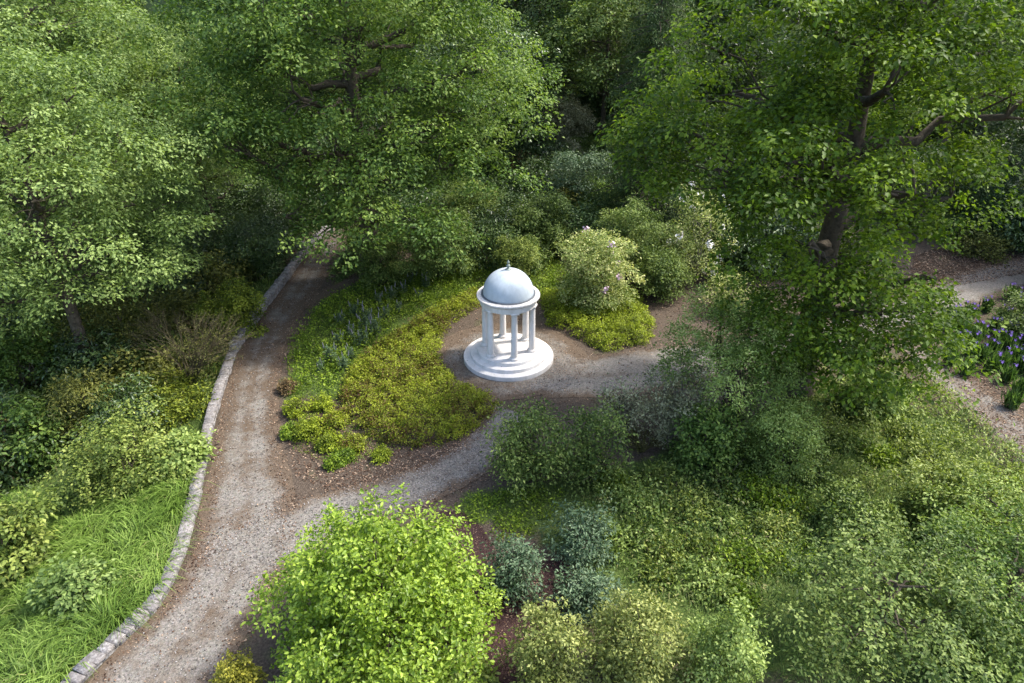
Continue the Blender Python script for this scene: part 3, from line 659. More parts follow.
mound_planting('ground_cover', [(330, 285), (334, 265), (348, 245), (368, 235), (385, 245), (360, 272)], 'fresh green ferny planting in the fork of the shaded path', 'ground cover', 'mid', 0.5, 8, 'broad', 25, 'stuff', stems=False)
mound_planting('ground_cover', [(445, 515), (470, 495), (560, 490), (565, 510), (530, 535), (500, 545), (480, 525)], 'bright mossy ground cover beside the dark mulch', 'ground cover', 'moss', 0.22, 14, 'fine', 26, 'stuff', stems=False)
# bank of weedy herbs lower right and centre
mound_planting('ground_cover', [(565, 520), (600, 480), (690, 465), (800, 440), (860, 500), (800, 560), (760, 600), (640, 600), (610, 560)], 'tangle of low green weeds and dry stalks', 'ground cover', 'rough', 0.45, 12, 'loose', 27, 'stuff', stems=False, bumps=1.0, amp=0.6)
mound_planting('ground_cover', [(800, 380), (860, 350), (930, 375), (985, 425), (1040, 470), (1040, 530), (900, 520), (840, 490), (790, 440)], 'pale yellow-green bracken bank below the oak', 'ground cover', 'yellowish', 0.8, 10, 'loose', 28, 'stuff', stems=False, bumps=1.2, amp=0.6)

# small azaleas dotted in the bed
rng = np.random.default_rng(5)
for (x, y, w, lf, lab) in [(296, 408, 26, 'azalea2', 'small lime azalea nearest the path, left end of the bed'), (322, 404, 20, 'azalea2', 'small round azalea second from the path in the bed'), (308, 428, 34, 'azalea2', 'wide lime azalea in the middle of the litter'),
        (333, 420, 30, 'azalea', 'bushy yellow azalea touching the big azalea mass'), (330, 442, 28, 'azalea2', 'low azalea mound above the gravel fork'), (352, 445, 24, 'azalea', 'small bronze-tipped azalea at the foot of the azalea mass'),
        (380, 455, 16, 'azalea2', 'tiny lime azalea alone on the leaf litter, right end'), (334, 463, 14, 'moss', 'smallest dull green azalea above the gravel fork'), (290, 432, 18, 'moss', 'dull green azalea tuft on the path verge'),
        (287, 388, 16, 'bronze', 'bronze-leaved azalea at the path edge'), (345, 456, 14, 'moss', 'dull green tuft between two azaleas near the fork')]:
    shrub((x-w/2, y-w*0.42, x+w/2, y+w*0.34), 'cushion', lf, lab, 'shrub', 'small azaleas dotted in the bed', 'azalea_shrub', nstems=4)
# blue-grey perennials
def perennial(loc, seed, h):
    rng = np.random.default_rng(seed); root = empty('perennial_clump', loc); tag(root, 'grey-green upright perennial with mauve spikes in the planted bed', 'plant', 'upright perennials in the bed left of the rotunda')
    n = 260; a = rng.uniform(0, 6.28, n); st = rng.integers(0, 9, n); sa = rng.uniform(0, 6.28, 9); sr = rng.uniform(0, 0.22, 9); hz = rng.uniform(0.05, 1, n)*h
    P = np.stack([np.cos(sa[st])*sr[st]*(1+hz), np.sin(sa[st])*sr[st]*(1+hz), hz], 1)
    out = np.stack([np.cos(a), np.sin(a), np.full(n, 0.5)], 1); V, F, v = leaf_mesh(P, np.stack([-np.cos(a)*0.3, -np.sin(a)*0.3, np.ones(n)], 1), out, 0.2*(1.2-hz/h*0.7), np.full(n, 0.045), rng.uniform(0.2, 1, n))
    fastmesh('foliage', V, F, L['blue'], v, root)
    for k in range(3):
        V, F = tube([(np.cos(sa[k])*sr[k]*(1+h), np.sin(sa[k])*sr[k]*(1+h), h*0.85), (np.cos(sa[k])*sr[k]*1.1*(1+h), np.sin(sa[k])*sr[k]*1.1*(1+h), h*1.05), (np.cos(sa[k])*sr[k]*1.2*(1+h), np.sin(sa[k])*sr[k]*1.2*(1+h), h*1.25)], [0.02, 0.025, 0.008], 5)
        fastmesh('flower_spike', np.array(V), np.array(F), M['spire'], parent=root)
    return root
proto = None
for i, (x, y) in enumerate([(320, 372), (330, 362), (345, 370), (352, 358), (362, 345), (350, 338), (338, 345), (376, 335), (370, 322), (385, 318), (398, 312), (356, 318), (405, 296), (420, 300), (392, 300), (378, 306), (412, 285), (428, 290), (366, 330), (340, 325)]):
    p = G(x, y)
    ob = perennial(p, 50, 0.75) if proto is None else copy_tree(proto); proto = proto or ob
    ob.location = p; ob.rotation_euler = (0, 0, i*1.3); s = 0.75+0.5*((i*37) % 10)/10; ob.scale = (s, s, s)

# ------------------------------------------------------------------ GRASS
def blades(name, pl, dens, hgt, wid, leafm, seed, lean=0.5, clump=0.5, label=None, mask=None, dirv=None, dirw=1.0):
    rng = np.random.default_rng(seed); P = sample(rng, pl, dens)
    if mask is not None: P = P[mask(P)]
    n = len(P); cl = fbm(P[:, 0], P[:, 1], 1.6, seed)*2.5; a = cl*2.0 + rng.normal(0, 0.7, n)
    dr = np.stack([np.cos(a), np.sin(a), np.zeros(n)], 1)
    if dirv is not None: dr = unit(dr*0.8 + np.array([*dirv, 0])*dirw)
    h = hgt*rng.uniform(0.55, 1.25, n)*(0.8+0.35*fbm(P[:, 0], P[:, 1], 0.9, seed+1)); sd = np.stack([-dr[:, 1], dr[:, 0], np.zeros(n)], 1)*wid*0.5*rng.uniform(0.7, 1.3, (n, 1))
    B = np.stack([P[:, 0], P[:, 1], gz(P[:, 0], P[:, 1])], 1); up = np.array([0, 0, 1.0]); ln = lean*rng.uniform(0.5, 1.4, n)
    m1 = B + up*(h*0.62)[:, None] + dr*(h*ln*0.35)[:, None]; m2 = B + up*(h*0.92)[:, None] + dr*(h*ln*0.85)[:, None]; tp = B + up*(h*(1.0-0.35*ln))[:, None] + dr*(h*ln*1.5)[:, None]
    V = np.stack([B-sd*0.7, B+sd*0.7, m1-sd, m1+sd, m2-sd*0.8, m2+sd*0.8, tp-sd*.1, tp+sd*.1], 1).reshape(-1, 3); i = np.arange(n)[:, None]*8
    F = np.concatenate([i+np.array([[0, 1, 3, 2]]), i+np.array([[2, 3, 5, 4]]), i+np.array([[4, 5, 7, 6]])], 1).reshape(-1, 4)
    v = np.clip(0.5+0.35*fbm(P[:, 0], P[:, 1], 1.2, seed+3)+rng.normal(0, 0.2, n), 0, 1)
    c0 = np.array([*pl.mean(0), 0]); o = fastmesh(name, V-c0, F, L[leafm], np.repeat(v, 3)); o.location = c0
    tag(o, label, 'grass', None, 'stuff'); return o
GRL = poly([(-120, 700), (-120, 560), (-20, 520), (60, 500), (130, 480), (175, 470), (193, 480), (188, 520), (178, 560), (158, 592), (118, 633), (60, 690)])
blades('grass', GRL, 480, 0.75, 0.026, 'grass', 31, 0.9, label='long arching bright green grass on the bank below the wall', dirv=(-0.6, -0.5), dirw=0.5, mask=lambda P: (wall_x(P[:, 1]) - P[:, 0]) > 0.3)
blades('grass', GRL, 90, 0.7, 0.022, 'rough', 36, 1.1, label='drier dull grass blades mixed through the bank', mask=lambda P: (wall_x(P[:, 1]) - P[:, 0]) > 0.2)
MEAD = poly([(565, 520), (600, 478), (700, 462), (830, 380), (960, 410), (1060, 480), (1060, 700), (700, 700), (640, 600)])
blades('grass', MEAD, 120, 0.30, 0.02, 'rough', 32, 0.6, label='rough short grass and weeds right of the mulch bed')
BEDG = poly([(285, 400), (290, 345), (330, 298), (395, 280), (400, 330), (340, 400), (400, 450), (340, 470), (292, 450)])
blades('grass', BEDG, 110, 0.14, 0.02, 'moss', 33, 0.6, label='short grass tufts in the planted bed')
LEFTG = np.array([[-40, 14], [wall_x(18)-0.4, 18], [wall_x(26)-0.4, 26], [wall_x(34)-0.4, 34], [-14, 42], [-40, 42]])
blades('grass', LEFTG, 25, 0.5, 0.03, 'rough', 34, 0.7, label='shaded rough grass among the left hand shrubs')

# ------------------------------------------------------------------ LITTER AND STONES
def scatter(name, P, z, leafm, size, asp, seed, label, cat, tilt=0.25, zj=0.01):
    rng = np.random.default_rng(seed); n = len(P); B = np.stack([P[:, 0], P[:, 1], z + rng.uniform(0.004, 0.004+zj, n)], 1)
    nr = np.array([0, 0, 1.0]) + rng.normal(0, tilt, (n, 3)); ln = size*rng.uniform(0.5, 1.5, n)
    V, F, v = leaf_mesh(B, nr, rng.normal(0, 1, (n, 3)), ln, ln*asp, rng.uniform(0, 1, n), fold=0.3)
    c0 = np.array([*P.mean(0), 0]); o = fastmesh(name, V-c0, F, L[leafm], v); o.location = c0; tag(o, label, cat, None, 'stuff')
def along(c, w, n, rng, lo, hi, sides=(-1, 1)):
    i = rng.integers(1, len(c)-1, n); t = unit(c[i+1]-c[i-1]); nn = np.stack([t[:, 1], -t[:, 0]], 1); s = rng.choice(sides, n)
    return c[i] + nn*(s*w[i]*rng.uniform(lo, hi, n))[:, None] + rng.normal(0, 0.1, (n, 2))
rng = np.random.default_rng(77)
ed = [along(cA, wA, 5200, rng, 0.68, 1.02, (-1, 1)), along(cB, wB, 2200, rng, 0.75, 1.25), along(cC, wC, 2600, rng, 0.75, 1.3), along(cD, wD, 1800, rng, 0.3, 1.2), along(cE, wE, 900, rng, 0.3, 1.2), along(cA, wA, 1600, rng, 0.0, 0.8)]
a = rng.uniform(0, 6.28, 2200); r = rng.uniform(2.3, 3.8, 2200); ed.append(RC + np.stack([np.cos(a)*r, np.sin(a)*r], 1))
P = np.concatenate(ed); P = P[(P[:, 0] - wall_x(P[:, 1]) > 0.28) & (np.linalg.norm(P-RC, axis=1) > 2.25)]
scatter('fallen_leaves', P, 0.014, 'litter', 0.055, 0.7, 1, 'brown leaf litter gathered along the path edges', 'leaf litter')
P = sample(rng, poly([(284, 430), (300, 400), (345, 405), (372, 440), (440, 448), (480, 436), (470, 452), (400, 474), (335, 492), (296, 480)]), 160)
scatter('fallen_leaves', P, 0.0, 'litter', 0.07, 0.7, 2, 'leaf litter and bark on the open end of the bed', 'leaf litter')
P = sample(rng, poly([(930, 350), (990, 370), (1060, 400), (1080, 480), (1024, 460), (975, 410)]), 160)
scatter('fallen_leaves', P, 0.01, 'litter', 0.07, 0.6, 3, 'bark chips below the irises', 'leaf litter')
P = sample(rng, poly([(915, 255), (960, 242), (1015, 255), (1060, 268), (1000, 278), (950, 288), (905, 290)]), 260)
scatter('fallen_leaves', P, 0.0, 'litter', 0.09, 0.7, 8, 'orange-brown leaf litter between the two arms of the right hand path', 'leaf litter')
P = sample(rng, mul, 200)
scatter('fallen_leaves', P, 0.006, 'litter', 0.05, 0.5, 6, 'wood chips on the dark mulch', 'leaf litter')
for z_, r0, r1, n_ in ((Z1, 1.9, 2.16, 26), (Z2, 1.56, 1.8, 14), (Z3, 0.2, 1.45, 22)):
    a = rng.uniform(0, 6.28, n_); r = rng.uniform(r0, r1, n_); scatter('fallen_leaves', RC + np.stack([np.cos(a)*r, np.sin(a)*r], 1), z_, 'litter', 0.05, 0.6, n_, 'few dead leaves lying on the rotunda steps', 'leaf litter')
ed = [along(cA, wA, 5000, rng, 0, 0.85), along(cB, wB, 5200, rng, 0, 0.9), along(cC, wC, 4200, rng, 0, 0.9), along(cD, wD, 1500, rng, 0, 0.9)]
P = np.concatenate(ed); P = P[(P[:, 0] - wall_x(P[:, 1]) > 0.35) & (np.linalg.norm(P-RC, axis=1) > 2.25)]; scatter('gravel', P, 0.012, 'stone', 0.045, 0.8, 4, 'loose pale gravel on the tracks', 'gravel', 0.15)
P = sample(rng, np.array([[-14, 44], [-14, 28], [-4, 26], [20, 18], [26, 44], [10, 52]]), 14); P = P[np.linalg.norm(P-RC, axis=1) > 3.6]
scatter('fallen_leaves', P, 0.0, 'litter', 0.09, 0.6, 5, 'scattered dead leaves under the shrubs', 'leaf litter', 0.5)

exec_big = True
# ------------------------------------------------------------------ TREES
R1 = np.random.default_rng(201)
lb = np.array([[0, 0, 10.5, 4.8, 3.8, 4.6], [-5.4, -1.5, 10.5, 2.9, 2.7, 2.4], [-5.0, -0.5, 13.0, 3.2, 2.6, 2.0], [-2.4, -3.4, 8.3, 2.7, 2.5, 1.9], [0.4, -4.2, 6.0, 3.4, 2.4, 1.8],
               [0.2, -4.4, 10.5, 3.4, 2.4, 2.3], [-1.0, -3.4, 13.8, 3.2, 2.5, 1.9], [2.6, -3.2, 7.0, 2.8, 2.5, 1.7], [3.9, -0.6, 9.2, 1.9, 2.6, 1.3], [5.6, -1.5, 13.0, 3.2, 2.8, 1.5], [1.8, -1.0, 4.8, 2.5, 2.4, 1.2], [-1.8, -1.6, 4.6, 2.8, 2.4, 1.2],
               [1.6, -2.0, 16.5, 4.4, 3.2, 2.2], [-3.8, -2.2, 15.8, 2.9, 2.4, 1.8], [0.5, -0.5, 18.5, 3.5, 2.8, 1.8], [-0.5, 2.4, 11, 3.2, 2.2, 2.3], [1.6, 1.4, 6.0, 2.0, 1.8, 1.2], [-3.0, -5.0, 11.5, 2.6, 2.0, 1.5], [-6.0, 0.2, 11.4, 2.4, 2.4, 1.5], [-1.4, -3.2, 3.6, 2.0, 1.8, 1.1], [0.6, -2.6, 2.9, 1.9, 1.7, 1.0], [-3.2, -1.6, 11.0, 3.0, 2.8, 2.0], [1.4, -4.0, 3.9, 2.0, 1.8, 1.0]])
build_tree('oak_tree', (12.8, 26.0, 0), 'huge dark green oak with spreading limbs right of the rotunda', 'tree', None, lb, 'oak', 1.7, R1, trunk_r=0.62, trunk_top=17.5, fork=4, twigs=6, rc=0.42, lpc=26, leaf=0.18, asp=0.62, flat_=0.6, droop=0.3, clump=1.15, cover=1.2, holes=(((0, 0, 7.4), (-.43, -.87, .32), 0.9), ((0, 0, 8.4), (-.43, -.87, .3), 0.6), ((0.1, 0, 11.9), (-.44, -.88, .16), 0.6), ((0.1, 0, 13.1), (-.44, -.88, .12), 0.6), ((2.6, 0, 11.6), (-.5, -.85, .18), 0.75), ((4.6, 0, 12.6), (-.55, -.83, .15), 0.7), ((3.6, 0, 6.6), (-.5, -.82, .33), 0.9), ((-2.4, 0, 8.0), (-.36, -.88, .3), 0.5), ((4.9, 0, 9.0), (-.55, -.8, .26), 0.8), ((7.9, 1.0, 5.9), (-.58, -.8, .3), 1.7)))
R2 = np.random.default_rng(202)
lb = auto_lobes(R2, (0.6, 0, 12.8), (9.3, 8.6, 9.5), 22, size=(0.26, 0.38), spread=0.72); lb[0, 3:] = (6.5, 5.8, 6.5)
lb = np.concatenate([lb, np.array([[-5.5, -4.5, 8.0, 3.0, 2.8, 1.8], [-2.5, -7.0, 6.2, 3.2, 2.6, 1.8], [2.5, -6.5, 6.0, 3.2, 2.6, 1.8], [5.6, -4.0, 8.0, 3.0, 2.8, 2.0], [7.6, -1.5, 10.5, 2.6, 2.8, 2.0], [0, -5.5, 9, 3.6, 3, 2.4], [-5, -6.5, 9.5, 3.2, 2.6, 2.2], [-2, 0, 6.0, 3.5, 3, 1.6]])])
build_tree('beech_tree', (-8.6, 39, 0), 'big mid green broadleaf tree filling the top centre above the path', 'tree', None, lb, 'beech', 1.5, R2, trunk_r=0.6, trunk_top=18, fork=5, twigs=8, rc=0.46, lpc=24, leaf=0.19, asp=0.58, flat_=0.6, clump=1.65, cover=1.0, holes=(((-8.5, 0, 4.5), (.2, -.9, .28), 3.2), ((-6, 2, 3.0), (.2, -.9, .3), 2.0)))
R3 = np.random.default_rng(203)
def T(name, x, y, label, cz, R, nl, leafm, dens, seed, group='trees round the garden', **kw):
    r = np.random.default_rng(seed); lb = auto_lobes(r, (0, 0, cz), R, nl, size=(0.28, 0.42), spread=0.7); p = dict(trunk_r=0.35, twigs=6, rc=0.46, lpc=22, leaf=0.2, asp=0.6, flat_=0.6, clump=1.6, cover=1.05); p.update(kw)
    return build_tree(name, (x, y, float(gz(x, y))), label, 'tree', group, lb, leafm, dens, r, **p)
T('maple_tree', -20.5, 28.5, 'pale sunlit maple on the left with layered feathery boughs', 9.6, (7.1, 6.4, 6.8), 22, 'pale', 1.9, 301, trunk_r=0.35, leaf=0.16, lpc=26, asp=0.55, clump=1.35)
T('ash_tree', -28, 42, 'tall pale tree in the top left corner', 12.5, (9.0, 7.5, 9.5), 20, 'pale', 1.4, 302, trunk_r=0.45, leaf=0.19)
T('lime_tree', -21.5, 47, 'soft pale tree behind the left maple beside the big central tree', 8.5, (5.5, 5.0, 7.5), 14, 'pale', 1.7, 303, leaf=0.17)
RL = np.random.default_rng(304); lb = [[0.1, 0, 4.3, .7, .7, .85], [-1.0, 0.2, 3.9, .6, .6, .8]]
for (n_, z_, r_, q_) in ((5, 3.3, 1.05, .8), (7, 2.3, 1.7, .9), (9, 1.25, 2.05, .95), (7, 0.6, 1.8, .8)):
    for k in range(n_):
        a_ = 6.283*k/n_ + z_; rr_ = r_*RL.uniform(.85, 1.2); lb.append([rr_*math.cos(a_), rr_*math.sin(a_), z_*RL.uniform(.88, 1.12), q_*RL.uniform(.8, 1.2), q_*RL.uniform(.8, 1.2), q_*RL.uniform(.8, 1.1)])
lb = np.array(lb); lb[:, 2] = np.maximum(lb[:, 2], .5)
lb[:, :2] *= .92
build_tree('young_tree', (-3.5, 12.65, 0), 'bright lime-green young tree in the centre foreground', 'tree', None, lb, 'lime', 6.5, RL, trunk_r=0.09, trunk_top=4.4, twigs=5, shoots=0.22, clump=0.42, cflat=1.0, cover=1.0, rc=0.2, lpc=11, leaf=0.12, asp=0.55, flat_=0.8, ovate=True, up=0.6, droop=-0.1, jitter=0.5, cvar=0.6)
RS = np.random.default_rng(311)
def small_tree(px, py, R_, H, leafm, label, seed, **kw):
    r = np.random.default_rng(seed); b = G(px, py); lb = auto_lobes(r, (0, 0, H*0.58), (R_, R_, H*0.42), 14, size=(0.28, 0.42), spread=0.72); lb[:, 5] *= 0.8
    p = dict(trunk_r=0.12, trunk_top=H*0.8, twigs=6, rc=0.26, lpc=16, leaf=0.115, asp=0.55, flat_=0.55, clump=0.62, cflat=0.6, cover=1.05, up=0.8, cvar=0.8); p.update(kw)
    return build_tree('spreading_tree', b, label, 'tree', None, lb, leafm, 4.6, r, **p)
small_tree(868, 655, 2.9, 4.0, 'mid', 'spreading small tree with layered green boughs in the lower right', 312)
small_tree(985, 640, 2.6, 3.8, 'beech', 'lighter spreading tree in the near right corner with bare branch ends', 313)
small_tree(985, 560, 2.0, 2.6, 'airy', 'open pale green small tree at the right edge above the corner tree', 314)

render_more = True
# ------------------------------------------------------------------ SHRUBS  (box in the photograph, species, leaf, label)
SH = [
 # left bank
 ((55, 405, 185, 505), 'broad', 'ygreen', 'large yellow-green shrub spilling over the grass bank', {'leafscale': 0.75}),
 ((150, 425, 207, 478), 'broad', 'airy', 'small pale green shrub against the low wall', {}),
 ((-40, 490, 50, 590), 'broad', 'ygreen', 'pale yellow shrub cut by the left edge above the long grass', {}),
 ((40, 555, 118, 622), 'broad', 'pale', 'pale green sapling standing in the long grass', {'leafscale': 1.0}),
 ((-30, 320, 62, 400), 'broad', 'beech', 'bright maple bush at the left edge, upper', {'lift': 1.0}),
 ((-10, 390, 70, 470), 'broad', 'beech', 'bright maple bush at the left edge, lower', {}),
 ((-25, 410, 28, 480), 'loose', 'bronze', 'copper-leaved shrub at the far left edge', {}),
 ((45, 365, 115, 445), 'rhodo', 'oliveb', 'dull dark conifer bush left of the yellow-green shrub', {}),
 ((100, 370, 200, 425), 'rhodo', 'goldgreen', 'dark gold-green shrub under the bare twiggy bush', {}),
 ((150, 385, 215, 420), 'rhodo', 'goldgreen', 'low green shrub leaning on the wall end', {}),
 ((70, 275, 170, 375), 'loose', 'oliveb', 'large olive-brown bush under the left trees', {'dens': 1.5}),
 ((30, 290, 115, 362), 'broad', 'mid', 'leafy green shrub growing against the trunk of the left maple', {}),
 ((-10, 255, 130, 345), 'rhodo', 'dark', 'dark glossy rhododendron under the left maple', {}),
 ((196, 275, 262, 340), 'cushion', 'goldgreen', 'golden green conifer bush overhanging the wall', {'dens': 0.8, 'leafscale': 1.4}),
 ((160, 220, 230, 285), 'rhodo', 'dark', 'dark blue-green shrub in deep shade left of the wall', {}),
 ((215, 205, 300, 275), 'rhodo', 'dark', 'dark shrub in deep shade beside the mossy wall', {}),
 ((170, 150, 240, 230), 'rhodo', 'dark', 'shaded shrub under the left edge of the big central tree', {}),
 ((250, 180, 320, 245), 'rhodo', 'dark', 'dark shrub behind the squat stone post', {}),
 # behind the rotunda
 ((395, 190, 480, 284), 'rhodo', 'mid', 'dark evergreen rhododendron behind the bed under the big tree', {'flowers': None}),
 ((440, 170, 510, 245), 'rhodo', 'mid', 'mid green rhododendron left of the small round bush', {}),
 ((345, 195, 405, 262), 'rhodo', 'mid', 'green shrub at the foot of the big central tree', {}),
 ((352, 236, 402, 288), 'rhodo', 'mid', 'low green shrub hiding the base of the big central tree', {}),
 ((440, 215, 497, 266), 'rhodo', 'yellowish', 'fresh yellow-green shrub between the dark rhododendron and the small round bush', {}),
 ((574, 172, 628, 228), 'rhodo', 'beech', 'bright green shrub in the gap between the two darker rhododendrons', {}),
 ((493, 228, 540, 282), 'cushion', 'ygreen', 'small round yellow-green bush directly behind the dome', {}),
 ((505, 185, 580, 258), 'rhodo', 'mid', 'round green rhododendron behind the small round bush', {}),
 ((545, 145, 612, 222), 'rhodo', 'blue', 'dark blue-green rhododendron further back centre', {}),
 ((495, 152, 550, 190), 'loose', 'bronze', 'rusty red leaved shrub at the edge of the wood', {'dens': 1.4}),
 ((553, 218, 640, 314), 'rhodo', 'cream', 'pale rhododendron with pink blossom right of the dome', {'flowers': (16, 'pink', 0.17)}),
 ((595, 185, 665, 285), 'rhodo', 'mid', 'green rhododendron between the pale one and the oak', {}),
 ((630, 240, 690, 300), 'rhodo', 'mid', 'low green rhododendron at the corner of the azalea hedge', {}),
 ((660, 175, 742, 285), 'loose', 'cream', 'open cream-leaved shrub with white blossom beside the oak', {'flowers': (24, 'white_petal', 0.18), 'bark': 'bark_pale', 'dens': 1.2}),
 ((700, 270, 760, 315), 'loose', 'cream', 'low pale shrub under the left edge of the oak', {}),
 ((600, 120, 680, 205), 'rhodo', 'mid', 'shaded shrub under the drooping conifer', {}),
 ((525, 90, 600, 160), 'rhodo', 'silver', 'greyish rhododendron at the wood edge below the dark conifer', {}),
 ((520, 30, 570, 70), 'loose', 'silver', 'grey twiggy shrub against the dark wood', {'lift': 2.0, 'dens': 1.2}),
 ((575, 30, 640, 90), 'rhodo', 'silver', 'pale grey-green bush high at the wood edge', {'lift': 1.0}),
 # centre
 ((488, 392, 575, 492), 'loose', 'mid', 'sprawling loose green shrub below the rotunda', {'dens': 1.5}),
 ((555, 400, 632, 490), 'loose', 'mid', 'open shrub with dull reddish growth right of the sprawling one', {'dens': 1.2}),
 ((595, 375, 655, 440), 'loose', 'silver', 'sparse twiggy silver shrub beside the gravel', {'dens': 0.55, 'nstems': 14}),
 ((640, 345, 720, 450), 'fine', 'silver', 'silvery fine-leaved shrub below the right hand gravel', {'dens': 0.5, 'nstems': 12, 'bark': 'bark_pale'}),
 ((655, 285, 825, 436), 'fine', 'airy', 'feathery light green small tree in front of the oak', {'lift': 0.6, 'dens': 0.75, 'nstems': 12}),
 ((675, 390, 740, 475), 'broad', 'beech', 'fresh green leafy shrub under the feathery tree', {'leafscale': 0.8}),
 ((740, 385, 830, 480), 'fine', 'airy', 'grey-green feathery shrub at the corner of the bracken bank', {'dens': 0.8}),
 ((840, 365, 905, 415), 'broad', 'airy', 'pale green shrub on the bank under the oak', {}),
 ((487, 533, 547, 602), 'rhodo', 'blue', 'blue-green shrub on the mulch, leftmost of three', {'dens': 1.3, 'leafscale': .8}),
 ((548, 502, 617, 566), 'rhodo', 'blue', 'blue-green shrub on the mulch, highest of three', {'dens': 1.3, 'leafscale': .8}),
 ((553, 560, 620, 622), 'rhodo', 'blue', 'blue-green shrub on the mulch, nearest of three', {'dens': 1.3, 'leafscale': .8}),
 ((505, 598, 592, 710), 'fine', 'olive', 'pale olive bush at the bottom edge beside the mulch', {}),
 ((590, 575, 690, 705), 'fine', 'olive', 'pale olive bush at the bottom edge, tallest', {}),
 ((680, 590, 765, 720), 'fine', 'airy', 'greyish olive bush at the bottom edge', {}),
 ((212, 640, 262, 710), 'cushion', 'gold', 'golden orange-tipped shrub beside the path at the bottom edge', {}),
 ((440, 655, 500, 710), 'broad', 'yellowish', 'yellow-green shrub peeping out right of the lime-green tree', {}),
 # lower right
 ((820, 485, 900, 550), 'fine', 'mid', 'dense green shrub on the slope behind the rounded one', {'leafscale': 1.2}),
 ((905, 455, 1000, 540), 'fine', 'yellowish', 'yellow-green feathery shrub near the lower right path', {'leafscale': 1.2}),
 ((960, 610, 1080, 720), 'broad', 'pale', 'light green shrub in the bottom right corner', {'leafscale': 0.8}),
 ((985, 455, 1070, 530), 'loose', 'yellowish', 'yellowish shrub at the right edge above the open one', {'dens': 1.3}),
 # right
 ((998, 288, 1070, 342), 'broad', 'mid', 'green shrub at the right edge above the irises', {'leafscale': 0.7}),
 ((955, 140, 1030, 205), 'rhodo', 'blue', 'blue-grey shrub on dark soil at the right edge', {}),
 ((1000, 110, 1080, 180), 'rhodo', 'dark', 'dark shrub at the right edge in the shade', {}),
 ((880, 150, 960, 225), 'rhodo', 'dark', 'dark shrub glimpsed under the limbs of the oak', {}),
]
for box, sp, lf, lab, kw in SH:
    kw = {k: v for k, v in kw.items() if v is not None}
    shrub(box, sp, lf, lab, **kw)

# scrub scattered through the rough meadow
rngm = np.random.default_rng(515)
KM = [('loose', 'moss', 'dull mossy scrub clump in the rough meadow'), ('loose', 'mid', 'mid green scrub clump in the rough meadow'), ('loose', 'airy', 'pale grey-green scrub clump in the rough meadow'), ('loose', 'ygreen', 'yellow-green scrub clump in the rough meadow')]
for i, (x, y) in enumerate([(612, 480), (640, 500), (665, 478), (690, 505), (640, 535), (668, 548), (700, 545), (728, 520), (722, 480), (745, 560), (755, 490), (712, 580), (775, 530), (742, 600), (790, 500), (800, 560), (655, 575), (610, 540), (770, 470), (815, 470), (690, 455), (850, 440), (880, 455), (905, 435), (930, 460), (870, 415)]):
    k = KM[int(rngm.integers(0, 4))]; w_ = rngm.uniform(15, 30); shrub((x-w_, y-w_*.42, x+w_, y+w_*.42), k[0], k[1], k[2], 'shrub', k[2].split(' in ')[0]+'s', 'scrub_clump', nstems=4, leafscale=1.1)
# bare twiggy bush over the wall
def bare_bush(px, py, h, w, label, mat, seed, levels=4):
    rng = np.random.default_rng(seed); base = G(px, py); root = empty('bare_bush', base); tag(root, label, 'shrub'); st = Tubes(); tw = Tubes(); tips = []
    def grow(p, d, l, r, k):
        q = p + d*l; (st if k > 1 else tw).curve(rng, p, q, r, r*0.65, 4, 0.04, 0, 5 if k > 1 else 3)
        if k == 0: tips.append(q); return
        for _ in range(3 if k > 1 else 4):
            nd = d + rng.normal(0, 0.33, 3); nd[2] = abs(nd[2])*0.8+0.1; nd /= np.linalg.norm(nd); grow(p + d*l*rng.uniform(0.6, 1.0), nd, l*rng.uniform(0.6, 0.8), r*0.6, k-1)
    for i in range(11):
        a = rng.uniform(0, 6.28); d = np.array([math.cos(a)*w/h*0.8, math.sin(a)*w/h*0.8, 1.0]); d /= np.linalg.norm(d); grow(np.zeros(3), d, h*0.34, 0.045, levels)
    st.build('stems', M[mat], root); tw.build('twigs', M[mat], root)
    t = np.array(tips); V, F, v = clusters_to_leaves(rng, t, unit(t), 0.1, 3, 0.05, 0.5, cvar=0.8); tag(fastmesh('buds', V, F, L['oliveb'], v, root), kind='stuff')
bare_bush(192, 384, 4.8, 3.8, 'bare twiggy brown bush with pale fanning stems', 'twig', 61)
bare_bush(642, 452, 1.5, 1.5, 'leafless mossy branching shrub on bare soil', 'bark_moss', 62, 2)
bare_bush(985, 672, 2.0, 1.6, 'bare forked branches poking out at the lower right edge', 'bark_moss', 63, 2)

